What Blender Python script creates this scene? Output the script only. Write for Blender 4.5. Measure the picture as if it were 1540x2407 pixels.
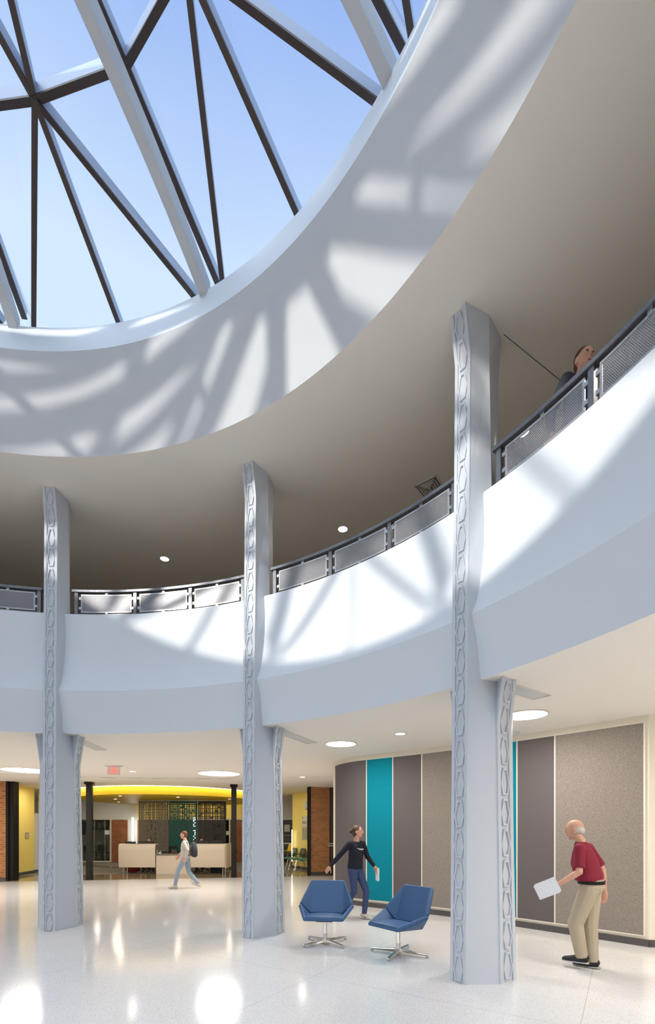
import bpy, bmesh, math, random
from mathutils import Vector, Matrix
random.seed(7)
SC = bpy.context.scene
for o in list(bpy.data.objects): bpy.data.objects.remove(o)
COL = SC.collection
PI = math.pi
# ------------------------------------------------------------------ camera (keystone corrected lens, level)
F, CX, HZ, CH = 1103.31, 776.21, 1953.51, 1.6      # focal length in px, principal point, eye height (image 1540 x 2407)
cd = bpy.data.cameras.new('camera'); cam = bpy.data.objects.new('camera', cd); COL.objects.link(cam)
cam.location = (0, 0, CH); cam.rotation_euler = (PI/2, 0, 0)
cd.sensor_fit = 'VERTICAL'; cd.sensor_height = 24.0; cd.lens = 24.0*F/2407
cd.shift_x = (770-CX)/2407; cd.shift_y = (HZ-1203.5)/2407
cd.clip_start = .05; cd.clip_end = 300
SC.camera = cam
# ------------------------------------------------------------------ light and exposure
SC.view_settings.view_transform = 'Standard'; SC.view_settings.look = 'None'
SC.view_settings.gamma = 1.0; SC.view_settings.use_curve_mapping = False
SC.view_settings.exposure = 0.28
SUN_AZ, SUN_TAN = math.radians(38.3), .385
SUN_E, SUN_COL = 3.3, (1.0, .92, .79)
SKY_LOW, SKY_HIGH, SKY_STR = (.66, .80, .96), (.30, .45, .84), .88
SKY_FILL, SKY_FILL_COL = 4.0, (.86, .93, 1.0)                    # bright sky patch added high behind the viewer, unseen, to light the rotunda walls
P_BIG, P_SMALL, P_UP, P_DOWN = 84, 40, 10, 3
P_REAR_FILL = 50
sl = bpy.data.lights.new('sun', 'SUN'); sun = bpy.data.objects.new('sun', sl); COL.objects.link(sun)
sl.energy = SUN_E; sl.color = SUN_COL; sl.angle = math.radians(1.1)
sun.location = (-20, -20, 20)
sun.rotation_euler = Vector((math.sin(SUN_AZ), math.cos(SUN_AZ), -SUN_TAN)).to_track_quat('-Z', 'Y').to_euler()
W = bpy.data.worlds.new('sky'); SC.world = W; W.use_nodes = True
nt = W.node_tree; nt.nodes.clear()
wo = nt.nodes.new('ShaderNodeOutputWorld'); wb = nt.nodes.new('ShaderNodeBackground')
wc = nt.nodes.new('ShaderNodeTexCoord'); ws = nt.nodes.new('ShaderNodeSeparateXYZ'); wr = nt.nodes.new('ShaderNodeValToRGB')
nt.links.new(wc.outputs['Generated'], ws.inputs[0]); nt.links.new(ws.outputs['Z'], wr.inputs[0])
wr.color_ramp.elements[0].position = .74; wr.color_ramp.elements[0].color = (*SKY_LOW, 1)
wr.color_ramp.elements[1].position = .875; wr.color_ramp.elements[1].color = (*SKY_HIGH, 1)
nt.links.new(wr.outputs[0], wb.inputs[0]); wb.inputs[1].default_value = SKY_STR
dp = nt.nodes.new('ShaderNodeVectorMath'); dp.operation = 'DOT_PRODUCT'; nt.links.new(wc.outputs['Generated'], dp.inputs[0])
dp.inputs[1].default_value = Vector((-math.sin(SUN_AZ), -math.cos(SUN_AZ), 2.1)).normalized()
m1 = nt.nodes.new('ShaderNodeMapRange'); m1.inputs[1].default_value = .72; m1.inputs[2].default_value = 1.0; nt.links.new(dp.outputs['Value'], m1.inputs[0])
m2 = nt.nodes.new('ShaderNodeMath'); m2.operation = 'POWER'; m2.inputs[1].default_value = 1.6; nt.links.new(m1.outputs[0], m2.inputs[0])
m3 = nt.nodes.new('ShaderNodeMath'); m3.operation = 'MULTIPLY'; m3.inputs[1].default_value = SKY_FILL; nt.links.new(m2.outputs[0], m3.inputs[0])
w2 = nt.nodes.new('ShaderNodeBackground'); w2.inputs[0].default_value = (*SKY_FILL_COL, 1); nt.links.new(m3.outputs[0], w2.inputs[1])
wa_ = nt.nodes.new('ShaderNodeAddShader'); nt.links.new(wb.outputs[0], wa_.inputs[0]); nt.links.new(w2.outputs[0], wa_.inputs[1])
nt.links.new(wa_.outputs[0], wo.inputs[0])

# ------------------------------------------------------------------ frame of the rotunda
CEN = Vector((-3.7703, 1.1613)); PH = 23.443
def pol(r, deg, t=0.0):
    a = math.radians(deg); return Vector((CEN.x + r*math.sin(a) + t*math.cos(a), CEN.y + r*math.cos(a) - t*math.sin(a)))
def X(px, Y): return (px-CX)*Y/F
def Z(py, Y): return CH + (HZ-py)*Y/F

# ------------------------------------------------------------------ materials
MATS = {}
def mat(name, col, rough=.6, metal=0.0, noise=0.0, nscale=8.0, bump=0.0, bscale=60.0, emit=None, estr=0.0, spec=.5, coat=0.0, vec='Object', trans=0.0):
    m = bpy.data.materials.new(name); m.use_nodes = True; n = m.node_tree; b = n.nodes['Principled BSDF']
    b.inputs['Base Color'].default_value = (*col, 1); b.inputs['Roughness'].default_value = rough
    b.inputs['Metallic'].default_value = metal; b.inputs['Specular IOR Level'].default_value = spec
    b.inputs['Coat Weight'].default_value = coat
    b.inputs['Transmission Weight'].default_value = trans
    if emit:
        b.inputs['Emission Color'].default_value = (*emit, 1); b.inputs['Emission Strength'].default_value = estr
    tc = n.nodes.new('ShaderNodeTexCoord')
    if noise > 0:
        nz = n.nodes.new('ShaderNodeTexNoise'); nz.inputs['Scale'].default_value = nscale; nz.inputs['Detail'].default_value = 5
        rp = n.nodes.new('ShaderNodeValToRGB'); n.links.new(tc.outputs[vec], nz.inputs['Vector']); n.links.new(nz.outputs['Fac'], rp.inputs[0])
        rp.color_ramp.elements[0].position = .3; rp.color_ramp.elements[1].position = .7
        rp.color_ramp.elements[0].color = (*[max(0, c*(1-noise)) for c in col], 1)
        rp.color_ramp.elements[1].color = (*[min(1, c*(1+noise)) for c in col], 1)
        n.links.new(rp.outputs[0], b.inputs['Base Color'])
    if bump > 0:
        nb = n.nodes.new('ShaderNodeTexNoise'); nb.inputs['Scale'].default_value = bscale; nb.inputs['Detail'].default_value = 4
        bp = n.nodes.new('ShaderNodeBump'); bp.inputs['Strength'].default_value = bump; bp.inputs['Distance'].default_value = .01
        n.links.new(tc.outputs[vec], nb.inputs['Vector']); n.links.new(nb.outputs['Fac'], bp.inputs['Height']); n.links.new(bp.outputs[0], b.inputs['Normal'])
    MATS[name] = m; return m
def emis(name, col, s):
    m = bpy.data.materials.new(name); m.use_nodes = True; n = m.node_tree; n.nodes.clear()
    e = n.nodes.new('ShaderNodeEmission'); o = n.nodes.new('ShaderNodeOutputMaterial')
    e.inputs[0].default_value = (*col, 1); e.inputs[1].default_value = s; n.links.new(e.outputs[0], o.inputs[0]); return m
def glassmat(name, tint, gloss, rough=.02, haze=0.0):
    m = bpy.data.materials.new(name); m.use_nodes = True; n = m.node_tree; n.nodes.clear()
    o = n.nodes.new('ShaderNodeOutputMaterial'); t = n.nodes.new('ShaderNodeBsdfTransparent'); g = n.nodes.new('ShaderNodeBsdfGlossy')
    mx = n.nodes.new('ShaderNodeMixShader'); fr = n.nodes.new('ShaderNodeFresnel'); mu = n.nodes.new('ShaderNodeMath'); mu.operation = 'MULTIPLY'
    t.inputs[0].default_value = (*tint, 1); g.inputs['Roughness'].default_value = rough; fr.inputs[0].default_value = 1.45; mu.inputs[1].default_value = gloss
    n.links.new(fr.outputs[0], mu.inputs[0]); n.links.new(mu.outputs[0], mx.inputs[0]); n.links.new(t.outputs[0], mx.inputs[1]); n.links.new(g.outputs[0], mx.inputs[2])
    last = mx
    if haze > 0:                                            # dusty, slightly milky film on the glass
        tl = n.nodes.new('ShaderNodeBsdfTranslucent'); tl.inputs[0].default_value = (.8, .9, 1, 1)
        m2 = n.nodes.new('ShaderNodeMixShader'); nz = n.nodes.new('ShaderNodeTexNoise'); tc = n.nodes.new('ShaderNodeTexCoord')
        mr = n.nodes.new('ShaderNodeMapRange'); nz.inputs['Scale'].default_value = 1.2
        n.links.new(tc.outputs['Object'], nz.inputs['Vector']); n.links.new(nz.outputs['Fac'], mr.inputs[0])
        mr.inputs[1].default_value = .3; mr.inputs[2].default_value = .7; mr.inputs[3].default_value = haze*.6; mr.inputs[4].default_value = haze*1.4
        n.links.new(mr.outputs[0], m2.inputs[0]); n.links.new(mx.outputs[0], m2.inputs[1]); n.links.new(tl.outputs[0], m2.inputs[2]); last = m2
    n.links.new(last.outputs[0], o.inputs[0]); return m

def terrazzo(name, base, chips, rough, joint=True):
    m = bpy.data.materials.new(name); m.use_nodes = True; n = m.node_tree; b = n.nodes['Principled BSDF']
    tc = n.nodes.new('ShaderNodeTexCoord'); src = tc.outputs['Object']; prev = None
    def mixc(fac, c1, c2):
        x = n.nodes.new('ShaderNodeMixRGB'); n.links.new(fac, x.inputs[0])
        for i, c in ((1, c1), (2, c2)):
            if isinstance(c, tuple): x.inputs[i].default_value = (*c, 1)
            else: n.links.new(c, x.inputs[i])
        return x.outputs[0]
    nz = n.nodes.new('ShaderNodeTexNoise'); nz.inputs['Scale'].default_value = 1.3; nz.inputs['Detail'].default_value = 4; n.links.new(src, nz.inputs['Vector'])
    cur = mixc(nz.outputs['Fac'], tuple(c*.95 for c in base), tuple(min(1, c*1.03) for c in base))
    for sc, th, colr in chips:
        vo = n.nodes.new('ShaderNodeTexVoronoi'); vo.inputs['Scale'].default_value = sc; n.links.new(src, vo.inputs['Vector'])
        wn = n.nodes.new('ShaderNodeTexNoise'); wn.inputs['Scale'].default_value = sc*.9; n.links.new(src, wn.inputs['Vector'])
        ad = n.nodes.new('ShaderNodeMath'); ad.operation = 'MULTIPLY_ADD'; n.links.new(wn.outputs['Fac'], ad.inputs[0]); ad.inputs[1].default_value = .45; n.links.new(vo.outputs['Distance'], ad.inputs[2])
        lt = n.nodes.new('ShaderNodeMath'); lt.operation = 'LESS_THAN'; n.links.new(ad.outputs[0], lt.inputs[0]); lt.inputs[1].default_value = th
        cur = mixc(lt.outputs[0], cur, colr)
    if joint:                                               # fine divider strips between the poured fields
        sp = n.nodes.new('ShaderNodeMapping'); sp.inputs['Rotation'].default_value = (0, 0, math.radians(32)); sp.inputs['Location'].default_value = (.3, .9, 0)
        n.links.new(src, sp.inputs['Vector'])
        br = n.nodes.new('ShaderNodeTexBrick'); br.offset = 0; br.inputs['Scale'].default_value = 1; br.inputs['Mortar Size'].default_value = .0022
        br.inputs['Brick Width'].default_value = 2.6; br.inputs['Row Height'].default_value = 2.6; n.links.new(sp.outputs[0], br.inputs['Vector'])
        br.inputs['Mortar Smooth'].default_value = 0
        cur = mixc(br.outputs['Fac'], cur, (.42, .38, .34))
    n.links.new(cur, b.inputs['Base Color']); b.inputs['Roughness'].default_value = rough
    return m

def brickmat(name):
    m = bpy.data.materials.new(name); m.use_nodes = True; n = m.node_tree; b = n.nodes['Principled BSDF']
    tc = n.nodes.new('ShaderNodeTexCoord'); sx = n.nodes.new('ShaderNodeSeparateXYZ'); cx = n.nodes.new('ShaderNodeCombineXYZ')
    ad = n.nodes.new('ShaderNodeMath'); ad.operation = 'ADD'
    n.links.new(tc.outputs['Object'], sx.inputs[0]); n.links.new(sx.outputs['X'], ad.inputs[0]); n.links.new(sx.outputs['Y'], ad.inputs[1])
    n.links.new(ad.outputs[0], cx.inputs[0]); n.links.new(sx.outputs['Z'], cx.inputs[1])
    br = n.nodes.new('ShaderNodeTexBrick'); br.inputs['Scale'].default_value = 1; br.inputs['Brick Width'].default_value = .21; br.inputs['Row Height'].default_value = .075
    br.inputs['Mortar Size'].default_value = .006; br.inputs['Color1'].default_value = (.34, .125, .036, 1); br.inputs['Color2'].default_value = (.50, .20, .055, 1)
    br.inputs['Mortar'].default_value = (.50, .35, .21, 1); br.inputs['Bias'].default_value = -.1
    n.links.new(cx.outputs[0], br.inputs['Vector']); n.links.new(br.outputs['Color'], b.inputs['Base Color']); b.inputs['Roughness'].default_value = .85
    bp = n.nodes.new('ShaderNodeBump'); bp.invert = True; bp.inputs['Distance'].default_value = .006; n.links.new(br.outputs['Fac'], bp.inputs['Height']); n.links.new(bp.outputs[0], b.inputs['Normal'])
    return m

def felt(name, c1, c2, scale):
    m = bpy.data.materials.new(name); m.use_nodes = True; n = m.node_tree; b = n.nodes['Principled BSDF']
    tc = n.nodes.new('ShaderNodeTexCoord'); nz = n.nodes.new('ShaderNodeTexNoise'); nz.inputs['Scale'].default_value = scale; nz.inputs['Detail'].default_value = 3
    mp = n.nodes.new('ShaderNodeMapping'); mp.inputs['Scale'].default_value = (1, 1, .6); n.links.new(tc.outputs['Object'], mp.inputs[0])
    rp = n.nodes.new('ShaderNodeValToRGB'); rp.color_ramp.elements[0].position = .38; rp.color_ramp.elements[1].position = .62
    rp.color_ramp.elements[0].color = (*c1, 1); rp.color_ramp.elements[1].color = (*c2, 1)
    n.links.new(mp.outputs[0], nz.inputs['Vector']); n.links.new(nz.outputs['Fac'], rp.inputs[0]); n.links.new(rp.outputs[0], b.inputs['Base Color'])
    b.inputs['Roughness'].default_value = .95; b.inputs['Specular IOR Level'].default_value = .15
    return m

def perforated(name, col, pitch):
    # sheet metal with real round openings, in the sheet's own arc-length / height coordinates (UV)
    m = bpy.data.materials.new(name); m.use_nodes = True; n = m.node_tree; b = n.nodes['Principled BSDF']; o = n.nodes['Material Output']
    b.inputs['Base Color'].default_value = (*col, 1); b.inputs['Metallic'].default_value = .55; b.inputs['Roughness'].default_value = .38
    uv = n.nodes.new('ShaderNodeTexCoord'); sx = n.nodes.new('ShaderNodeSeparateXYZ'); n.links.new(uv.outputs['UV'], sx.inputs[0])
    def M(op, a, bb=None, cc=None):
        k = n.nodes.new('ShaderNodeMath'); k.operation = op
        for i, v in enumerate((a, bb, cc)):
            if v is None: continue
            if isinstance(v, (int, float)): k.inputs[i].default_value = v
            else: n.links.new(v, k.inputs[i])
        return k.outputs[0]
    v = M('DIVIDE', sx.outputs['Y'], pitch*.866); row = M('FLOOR', v); half = M('MULTIPLY', M('FLOORED_MODULO', row, 2.0), .5)
    u = M('ADD', M('DIVIDE', sx.outputs['X'], pitch), half)
    fu = M('SUBTRACT', M('FRACT', u), .5); fv = M('MULTIPLY', M('SUBTRACT', M('FRACT', v), .5), .866)
    d = M('SQRT', M('ADD', M('MULTIPLY', fu, fu), M('MULTIPLY', fv, fv)))
    hole = M('LESS_THAN', d, .34)
    t = n.nodes.new('ShaderNodeBsdfTransparent'); mx = n.nodes.new('ShaderNodeMixShader')
    n.links.new(hole, mx.inputs[0]); n.links.new(b.outputs[0], mx.inputs[1]); n.links.new(t.outputs[0], mx.inputs[2]); n.links.new(mx.outputs[0], o.inputs[0])
    return m

WALLW = (.74, .74, .73)
M = dict(
 drum=mat('painted_plaster_drum', (.59, .615, .655), .75, bump=.06, bscale=5),
 fascia=mat('painted_plaster_fascia', (.70, .75, .81), .7, bump=.04, bscale=4),
 column=mat('column_paint_grey', (.57, .61, .67), .55, bump=.05, bscale=90),
 ceil_up=mat('upper_ceiling_paint', (.86, .80, .715), .8),
 ceil_low=mat('lower_ceiling_paint', (.88, .83, .76), .8),
 cream=mat('cream_wall_paint', (.80, .74, .62), .7),
 white=mat('white_wall_paint', (.72, .71, .69), .7),
 yellow=mat('yellow_wall_paint', (.92, .74, .20), .6),
 yellow2=mat('yellow_canopy_paint', (.90, .64, .03), .45),
 floor=terrazzo('terrazzo_floor', (.73, .715, .70), [(60, .385, (.32, .25, .18)), (38, .33, (.45, .40, .34)), (95, .385, (.13, .115, .105))], .13),
 floor2=terrazzo('dark_polished_floor', (.27, .215, .13), [(60, .25, (.12, .09, .05))], .08, False),
 carpet=mat('grey_carpet', (.20, .18, .15), .95, noise=.35, nscale=26, bump=.2, bscale=200),
 bronze=mat('bronze_anodised_bar', (.052, .036, .032), .42, metal=.3),
 ribp=mat('rib_painted_steel', (.50, .52, .55), .55, bump=.04, bscale=60),
 alu=mat('mill_aluminium_edge', (.36, .43, .57), .4, metal=.1),
 rail=mat('brushed_steel_railing', (.20, .205, .225), .33, metal=.75, noise=.12, nscale=30),
 railp=perforated('perforated_steel_sheet', (.36, .36, .39), .0145),
 railf=mat('panel_edge_steel', (.48, .48, .50), .3, metal=.6),
 felt_dark=felt('dark_grey_felt', (.125, .11, .112), (.15, .133, .135), 240),
 felt_teal=felt('teal_felt', (.0, .20, .27), (.008, .25, .33), 160),
 felt_light=felt('oatmeal_felt', (.20, .172, .152), (.34, .30, .268), 150),
 strip=mat('cream_trim_strip', (.80, .76, .66), .5),
 base=mat('rubber_baseboard', (.085, .078, .078), .5),
 brick=brickmat('red_brown_brick'),
 black=mat('black_powder_coat', (.010, .008, .007), .5, spec=.25),
 blackf=mat('black_fabric', (.018, .018, .02), .85),
 plasticb=mat('black_plastic', (.02, .02, .022), .4),
 walnut=mat('brown_veneer_door', (.33, .12, .048), .45, noise=.2, nscale=4),
 frame=mat('cream_metal_frame', (.75, .70, .58), .45),
 chrome=mat('polished_chrome', (.75, .75, .76), .12, metal=1.0),
 steel=mat('satin_steel', (.5, .5, .5), .3, metal=.9),
 blue=mat('blue_upholstery', (.038, .105, .235), .48, bump=.12, bscale=260),
 desk=mat('pale_laminate', (.78, .67, .53), .35),
 desktop=mat('taupe_worktop', (.22, .19, .15), .35),
 deskedge=mat('dark_green_edge', (.03, .045, .04), .4),
 scr_grey=mat('perforated_screen_taupe', (.17, .15, .115), .5),
 scr_teal=mat('perforated_screen_teal', (.0, .10, .085), .5),
 scr_black=mat('perforated_screen_black', (.022, .017, .012), .5),
 paper=mat('white_paper', (.82, .84, .88), .7),
 skin=mat('skin', (.62, .34, .24), .55, noise=.06, nscale=20),
 hair_brown=mat('brown_hair', (.07, .035, .018), .6, noise=.3, nscale=60),
 hair_red=mat('auburn_hair', (.14, .05, .025), .6, noise=.3, nscale=60),
 hair_white=mat('thin_white_hair', (.55, .50, .44), .7, noise=.15, nscale=60),
 navy=mat('navy_sweatshirt', (.008, .010, .022), .9),
 jeans=mat('blue_denim', (.035, .06, .15), .85, noise=.25, nscale=40),
 jeans_l=mat('pale_denim', (.28, .36, .46), .85, noise=.15, nscale=40),
 maroon=mat('maroon_polo', (.22, .008, .028), .85),
 khaki=mat('khaki_trousers', (.44, .37, .27), .85),
 shoe_b=mat('black_trainer', (.01, .01, .012), .5),
 shoe_w=mat('white_trainer', (.62, .58, .52), .6),
 greyshirt=mat('light_grey_top', (.55, .50, .47), .85),
 olive=mat('dark_jacket', (.03, .035, .05), .85),
 eye=mat('eye_dark', (.02, .015, .012), .3), lip=mat('lips', (.45, .16, .13), .5),
 green=mat('green_seat_fabric', (.06, .20, .14), .85),
 mesh=mat('mesh_back_fabric', (.10, .105, .05), .8),
 ychair=mat('yellow_plastic_shell', (.85, .55, .01), .35),
 grey_l=mat('pale_grey_plastic', (.62, .62, .62), .5),
 sign=mat('sign_plate', (.48, .44, .28), .5), signtxt=mat('sign_text', (.10, .10, .08), .6),
 signw=mat('sign_pale_plate', (.68, .66, .56), .5),
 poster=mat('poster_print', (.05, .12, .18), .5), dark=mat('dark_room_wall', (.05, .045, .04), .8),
 vent=mat('diffuser_metal', (.70, .67, .62), .5), ventd=mat('diffuser_gap', (.16, .14, .12), .8),
 red=mat('red_bag_fabric', (.25, .02, .015), .8),
 exitplate=glassmat('clear_edge_lit_plate', (.90, .86, .82), 1.0), exitred=emis('exit_red', (1.0, .16, .15), 1.1),
 glass=glassmat('skylight_glass', (.93, .965, 1.0), .6, haze=.05), sglass=glassmat('storefront_glass', (.8, .84, .82), 1.0),
 lamp=emis('lamp_diffuser', (1, .97, .93), 6.0), lampsm=emis('downlight_lens', (1, .95, .88), 5.0), tube=emis('vertical_tube', (1, .97, .93), 5.0),
 cove=emis('cove_strip', (1, .93, .75), 9.0),
)

# ------------------------------------------------------------------ mesh helpers
def nb(): return bmesh.new()
def box(bm, c, s, rz=0.0, mi=0):
    r = bmesh.ops.create_cube(bm, size=1.0); v = r['verts']
    bmesh.ops.scale(bm, vec=s, verts=v)
    if rz: bmesh.ops.rotate(bm, cent=(0, 0, 0), matrix=Matrix.Rotation(rz, 3, 'Z'), verts=v)
    bmesh.ops.translate(bm, vec=c, verts=v); return v
def bar(bm, a, b, w, h, up=(0, 0, 1), off=0.0):
    # rectangular bar from a to b, width w, height h (h along 'up' made perpendicular), off shifts along that up
    a, b = Vector(a), Vector(b); d = (b-a).normalized(); u = Vector(up); s = d.cross(u).normalized(); u = s.cross(d).normalized()
    vs = []
    for p in (a, b):
        for i, j in ((-1, -1), (1, -1), (1, 1), (-1, 1)):
            vs.append(bm.verts.new(p + s*(i*w/2) + u*(j*h/2 + off)))
    for f in ((0, 3, 2, 1), (4, 5, 6, 7), (0, 1, 5, 4), (1, 2, 6, 5), (2, 3, 7, 6), (3, 0, 4, 7)): bm.faces.new([vs[k] for k in f])
def tube(bm, pts, rad, n=12, cap=True, flat=None):
    # lofted tube through pts; rad is a float, list, or list of (rx, ry)
    pts = [Vector(p) for p in pts]; k = len(pts)
    if not isinstance(rad, (list, tuple)): rad = [rad]*k
    rings = []; ref = None
    for i, p in enumerate(pts):
        d = (pts[min(i+1, k-1)] - pts[max(i-1, 0)]).normalized()
        if ref is None:
            ref = Vector(flat) if flat else (Vector((0, 0, 1)) if abs(d.z) < .9 else Vector((1, 0, 0)))
        x = (ref - d*ref.dot(d)).normalized(); y = d.cross(x); ref = x
        r = rad[i]; rx, ry = (r if isinstance(r, (list, tuple)) else (r, r))
        rings.append([bm.verts.new(p + x*(rx*math.cos(2*PI*j/n)) + y*(ry*math.sin(2*PI*j/n))) for j in range(n)])
    for a, b in zip(rings, rings[1:]):
        for j in range(n): bm.faces.new((a[j], a[(j+1) % n], b[(j+1) % n], b[j]))
    if cap: bm.faces.new(rings[0][::-1]); bm.faces.new(rings[-1])
def ell(bm, c, r, rot=None, u=16, v=10):
    q = bmesh.ops.create_uvsphere(bm, u_segments=u, v_segments=v, radius=1.0)['verts']
    bmesh.ops.scale(bm, vec=r if isinstance(r, (tuple, list)) else (r, r, r), verts=q)
    if rot is not None: bmesh.ops.rotate(bm, cent=(0, 0, 0), matrix=rot, verts=q)
    bmesh.ops.translate(bm, vec=c, verts=q)
def caps(bm, a, b, ra, rb, n=12):
    tube(bm, [a, b], [ra, rb], n); ell(bm, a, ra, u=n, v=8); ell(bm, b, rb, u=n, v=8)
def cyl(bm, c, r, h, n=24, r2=None):
    r2 = r if r2 is None else r2; c = Vector(c)
    tube(bm, [c, c+Vector((0, 0, h))], [r, r2], n, flat=(1, 0, 0))
def prism(bm, pts, z0, z1):
    a = [bm.verts.new((p[0], p[1], z0)) for p in pts]; b = [bm.verts.new((p[0], p[1], z1)) for p in pts]; n = len(pts)
    bm.faces.new(a[::-1]); bm.faces.new(b)
    for i in range(n): bm.faces.new((a[i], a[(i+1) % n], b[(i+1) % n], b[i]))
def revolve(bm, prof, a0, a1, n, cen=CEN):
    full = abs(a1-a0) >= 359.9; rings = []
    for i in range(n if full else n+1):
        a = math.radians(a0+(a1-a0)*i/n)
        rings.append([bm.verts.new((cen.x+r*math.sin(a), cen.y+r*math.cos(a), z)) for r, z in prof])
    m = len(rings)
    for i in range(m if full else m-1):
        A, B = rings[i], rings[(i+1) % m]
        for j in range(len(prof)-1): bm.faces.new((A[j], A[j+1], B[j+1], B[j]))
def obj(name, bm, m, parent=None, smooth=False, world=True, bevel=0, normals=True, sub=0, auto=None):
    if normals: bmesh.ops.recalc_face_normals(bm, faces=bm.faces)
    if parent is not None and world:
        mw = parent.matrix_basis.copy(); p = parent.parent
        while p: mw = p.matrix_basis @ mw; p = p.parent
        bmesh.ops.transform(bm, matrix=mw.inverted(), verts=bm.verts)
    me = bpy.data.meshes.new(name); bm.to_mesh(me); bm.free()
    for k in (m if isinstance(m, (list, tuple)) else [m]): me.materials.append(M[k] if isinstance(k, str) else k)
    if smooth:
        for p in me.polygons: p.use_smooth = True
    o = bpy.data.objects.new(name, me); COL.objects.link(o)
    if auto: me.set_sharp_from_angle(angle=math.radians(auto))
    if bevel:
        b = o.modifiers.new('bevel', 'BEVEL'); b.width = bevel; b.segments = 2; b.limit_method = 'ANGLE'
    if sub:
        s = o.modifiers.new('sub', 'SUBSURF'); s.levels = sub; s.render_levels = sub
    if parent is not None: o.parent = parent
    return o
def thing(name, label, cat, loc=(0, 0, 0), rz=0.0, group=None):
    o = bpy.data.objects.new(name, None); COL.objects.link(o); o.location = loc; o.rotation_euler = (0, 0, rz); o.empty_display_size = .1
    return tag(o, label, cat, group)
def tag(o, label, cat, group=None):
    o['label'] = label; o['category'] = cat
    if group: o['group'] = group
    return o
def struct(name, bm, m, **k):
    o = obj(name, bm, m, **k); o['kind'] = 'structure'; return o
def copy_tree(o, parent=None):
    c = o.copy(); COL.objects.link(c); c.parent = parent
    for ch in [x for x in bpy.data.objects if x.parent == o]: copy_tree(ch, c)
    return c
def pts3(l): return [Vector(p) for p in l]

# ================================================================== STRUCTURE
bm = nb(); 
U = Vector((.9829, .1841)); NV = Vector((-.1841, .9829))          # line of the reception front and its normal
P0 = Vector((-7.84, 15.33))
def rec(u, v): return P0 + U*u + NV*v                              # reception frame: u to the right, v deeper
a, b_, c, d = rec(-40, -.05), rec(40, -.05), Vector((40, -22)), Vector((-40, -22))
vs = [bm.verts.new((p.x, p.y, 0)) for p in (a, b_, c, d)]; bm.faces.new(vs); struct('floor', bm, 'floor')
bm = nb(); vs = [bm.verts.new((p.x, p.y, 0)) for p in (rec(-40, -.05), rec(-40, 2.0), rec(40, 2.0), rec(40, -.05))]; bm.faces.new(vs); struct('floor', bm, 'floor2')
bm = nb(); vs = [bm.verts.new((p.x, p.y, 0)) for p in (rec(-40, 2.0), rec(-40, 20), rec(40, 20), rec(40, 2.0))]; bm.faces.new(vs)
struct('floor', bm, 'carpet')
# polished band curving through the carpet
bm = nb(); cc = Vector((-6.6, 27.5)); revolve(bm, [(7.1, .004), (7.55, .004)], 180, 260, 30, cc); struct('floor', bm, 'floor2')

ZS, ZF, ZC = 3.207, 4.52, 7.107                                    # lower soffit, upper floor, upper ceiling
N = 192
bm = nb(); revolve(bm, [(6.577, ZS), (8, ZS), (12, ZS), (34, ZS)], 0, 360, N); struct('ceiling', bm, 'ceil_low')
bm = nb(); revolve(bm, [(5.748, ZC), (8, ZC), (12.2, ZC)], 0, 360, N); struct('ceiling', bm, 'ceil_up')
bm = nb(); revolve(bm, [(12.0, ZF-.05), (12.0, ZC+.05)], 0, 360, 96); struct('wall_upper', bm, 'cream')
bm = nb(); revolve(bm, [(6.70, ZF), (12.1, ZF)], 0, 360, 96); struct('floor', bm, 'carpet')
bm = nb()                                                          # leaning drum below the skylight
prof = [(5.748, ZC), (5.66, 7.33), (5.565, 7.55), (5.475, 7.77), (5.385, 7.99), (5.302, 8.207)]
revolve(bm, prof, 0, 360, N); struct('wall_drum', bm, 'drum', smooth=True)
bm = nb(); revolve(bm, [(5.302, 8.207), (5.365, 8.596), (6.1, 8.60), (6.1, 7.2)], 0, 360, N)
o = struct('trim_1', bm, 'fascia', smooth=True, auto=30)
bm = nb(); revolve(bm, [(6.72, ZF), (6.72, 5.172), (6.585, 5.172), (6.597, 4.9), (6.598, 4.65), (6.585, 4.42), (6.555, 4.2), (6.515, 4.02), (6.459, 3.879),
                        (6.496, 3.72), (6.53, 3.55), (6.558, 3.36), (6.577, 3.207)], 0, 360, N)
struct('wall_balcony', bm, 'fascia', smooth=True, auto=25)
# outer enclosure
bm = nb()
for p, q in ((rec(-16, 12), rec(24, 12)), (rec(24, 12), Vector((20, -14))), (Vector((20, -14)), Vector((-24, -14))), (Vector((-24, -14)), rec(-16, 12))):
    v = [bm.verts.new((p.x, p.y, 0)), bm.verts.new((q.x, q.y, 0)), bm.verts.new((q.x, q.y, 3.3)), bm.verts.new((p.x, p.y, 3.3))]; bm.faces.new(v)
struct('wall_outer', bm, 'cream')

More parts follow.
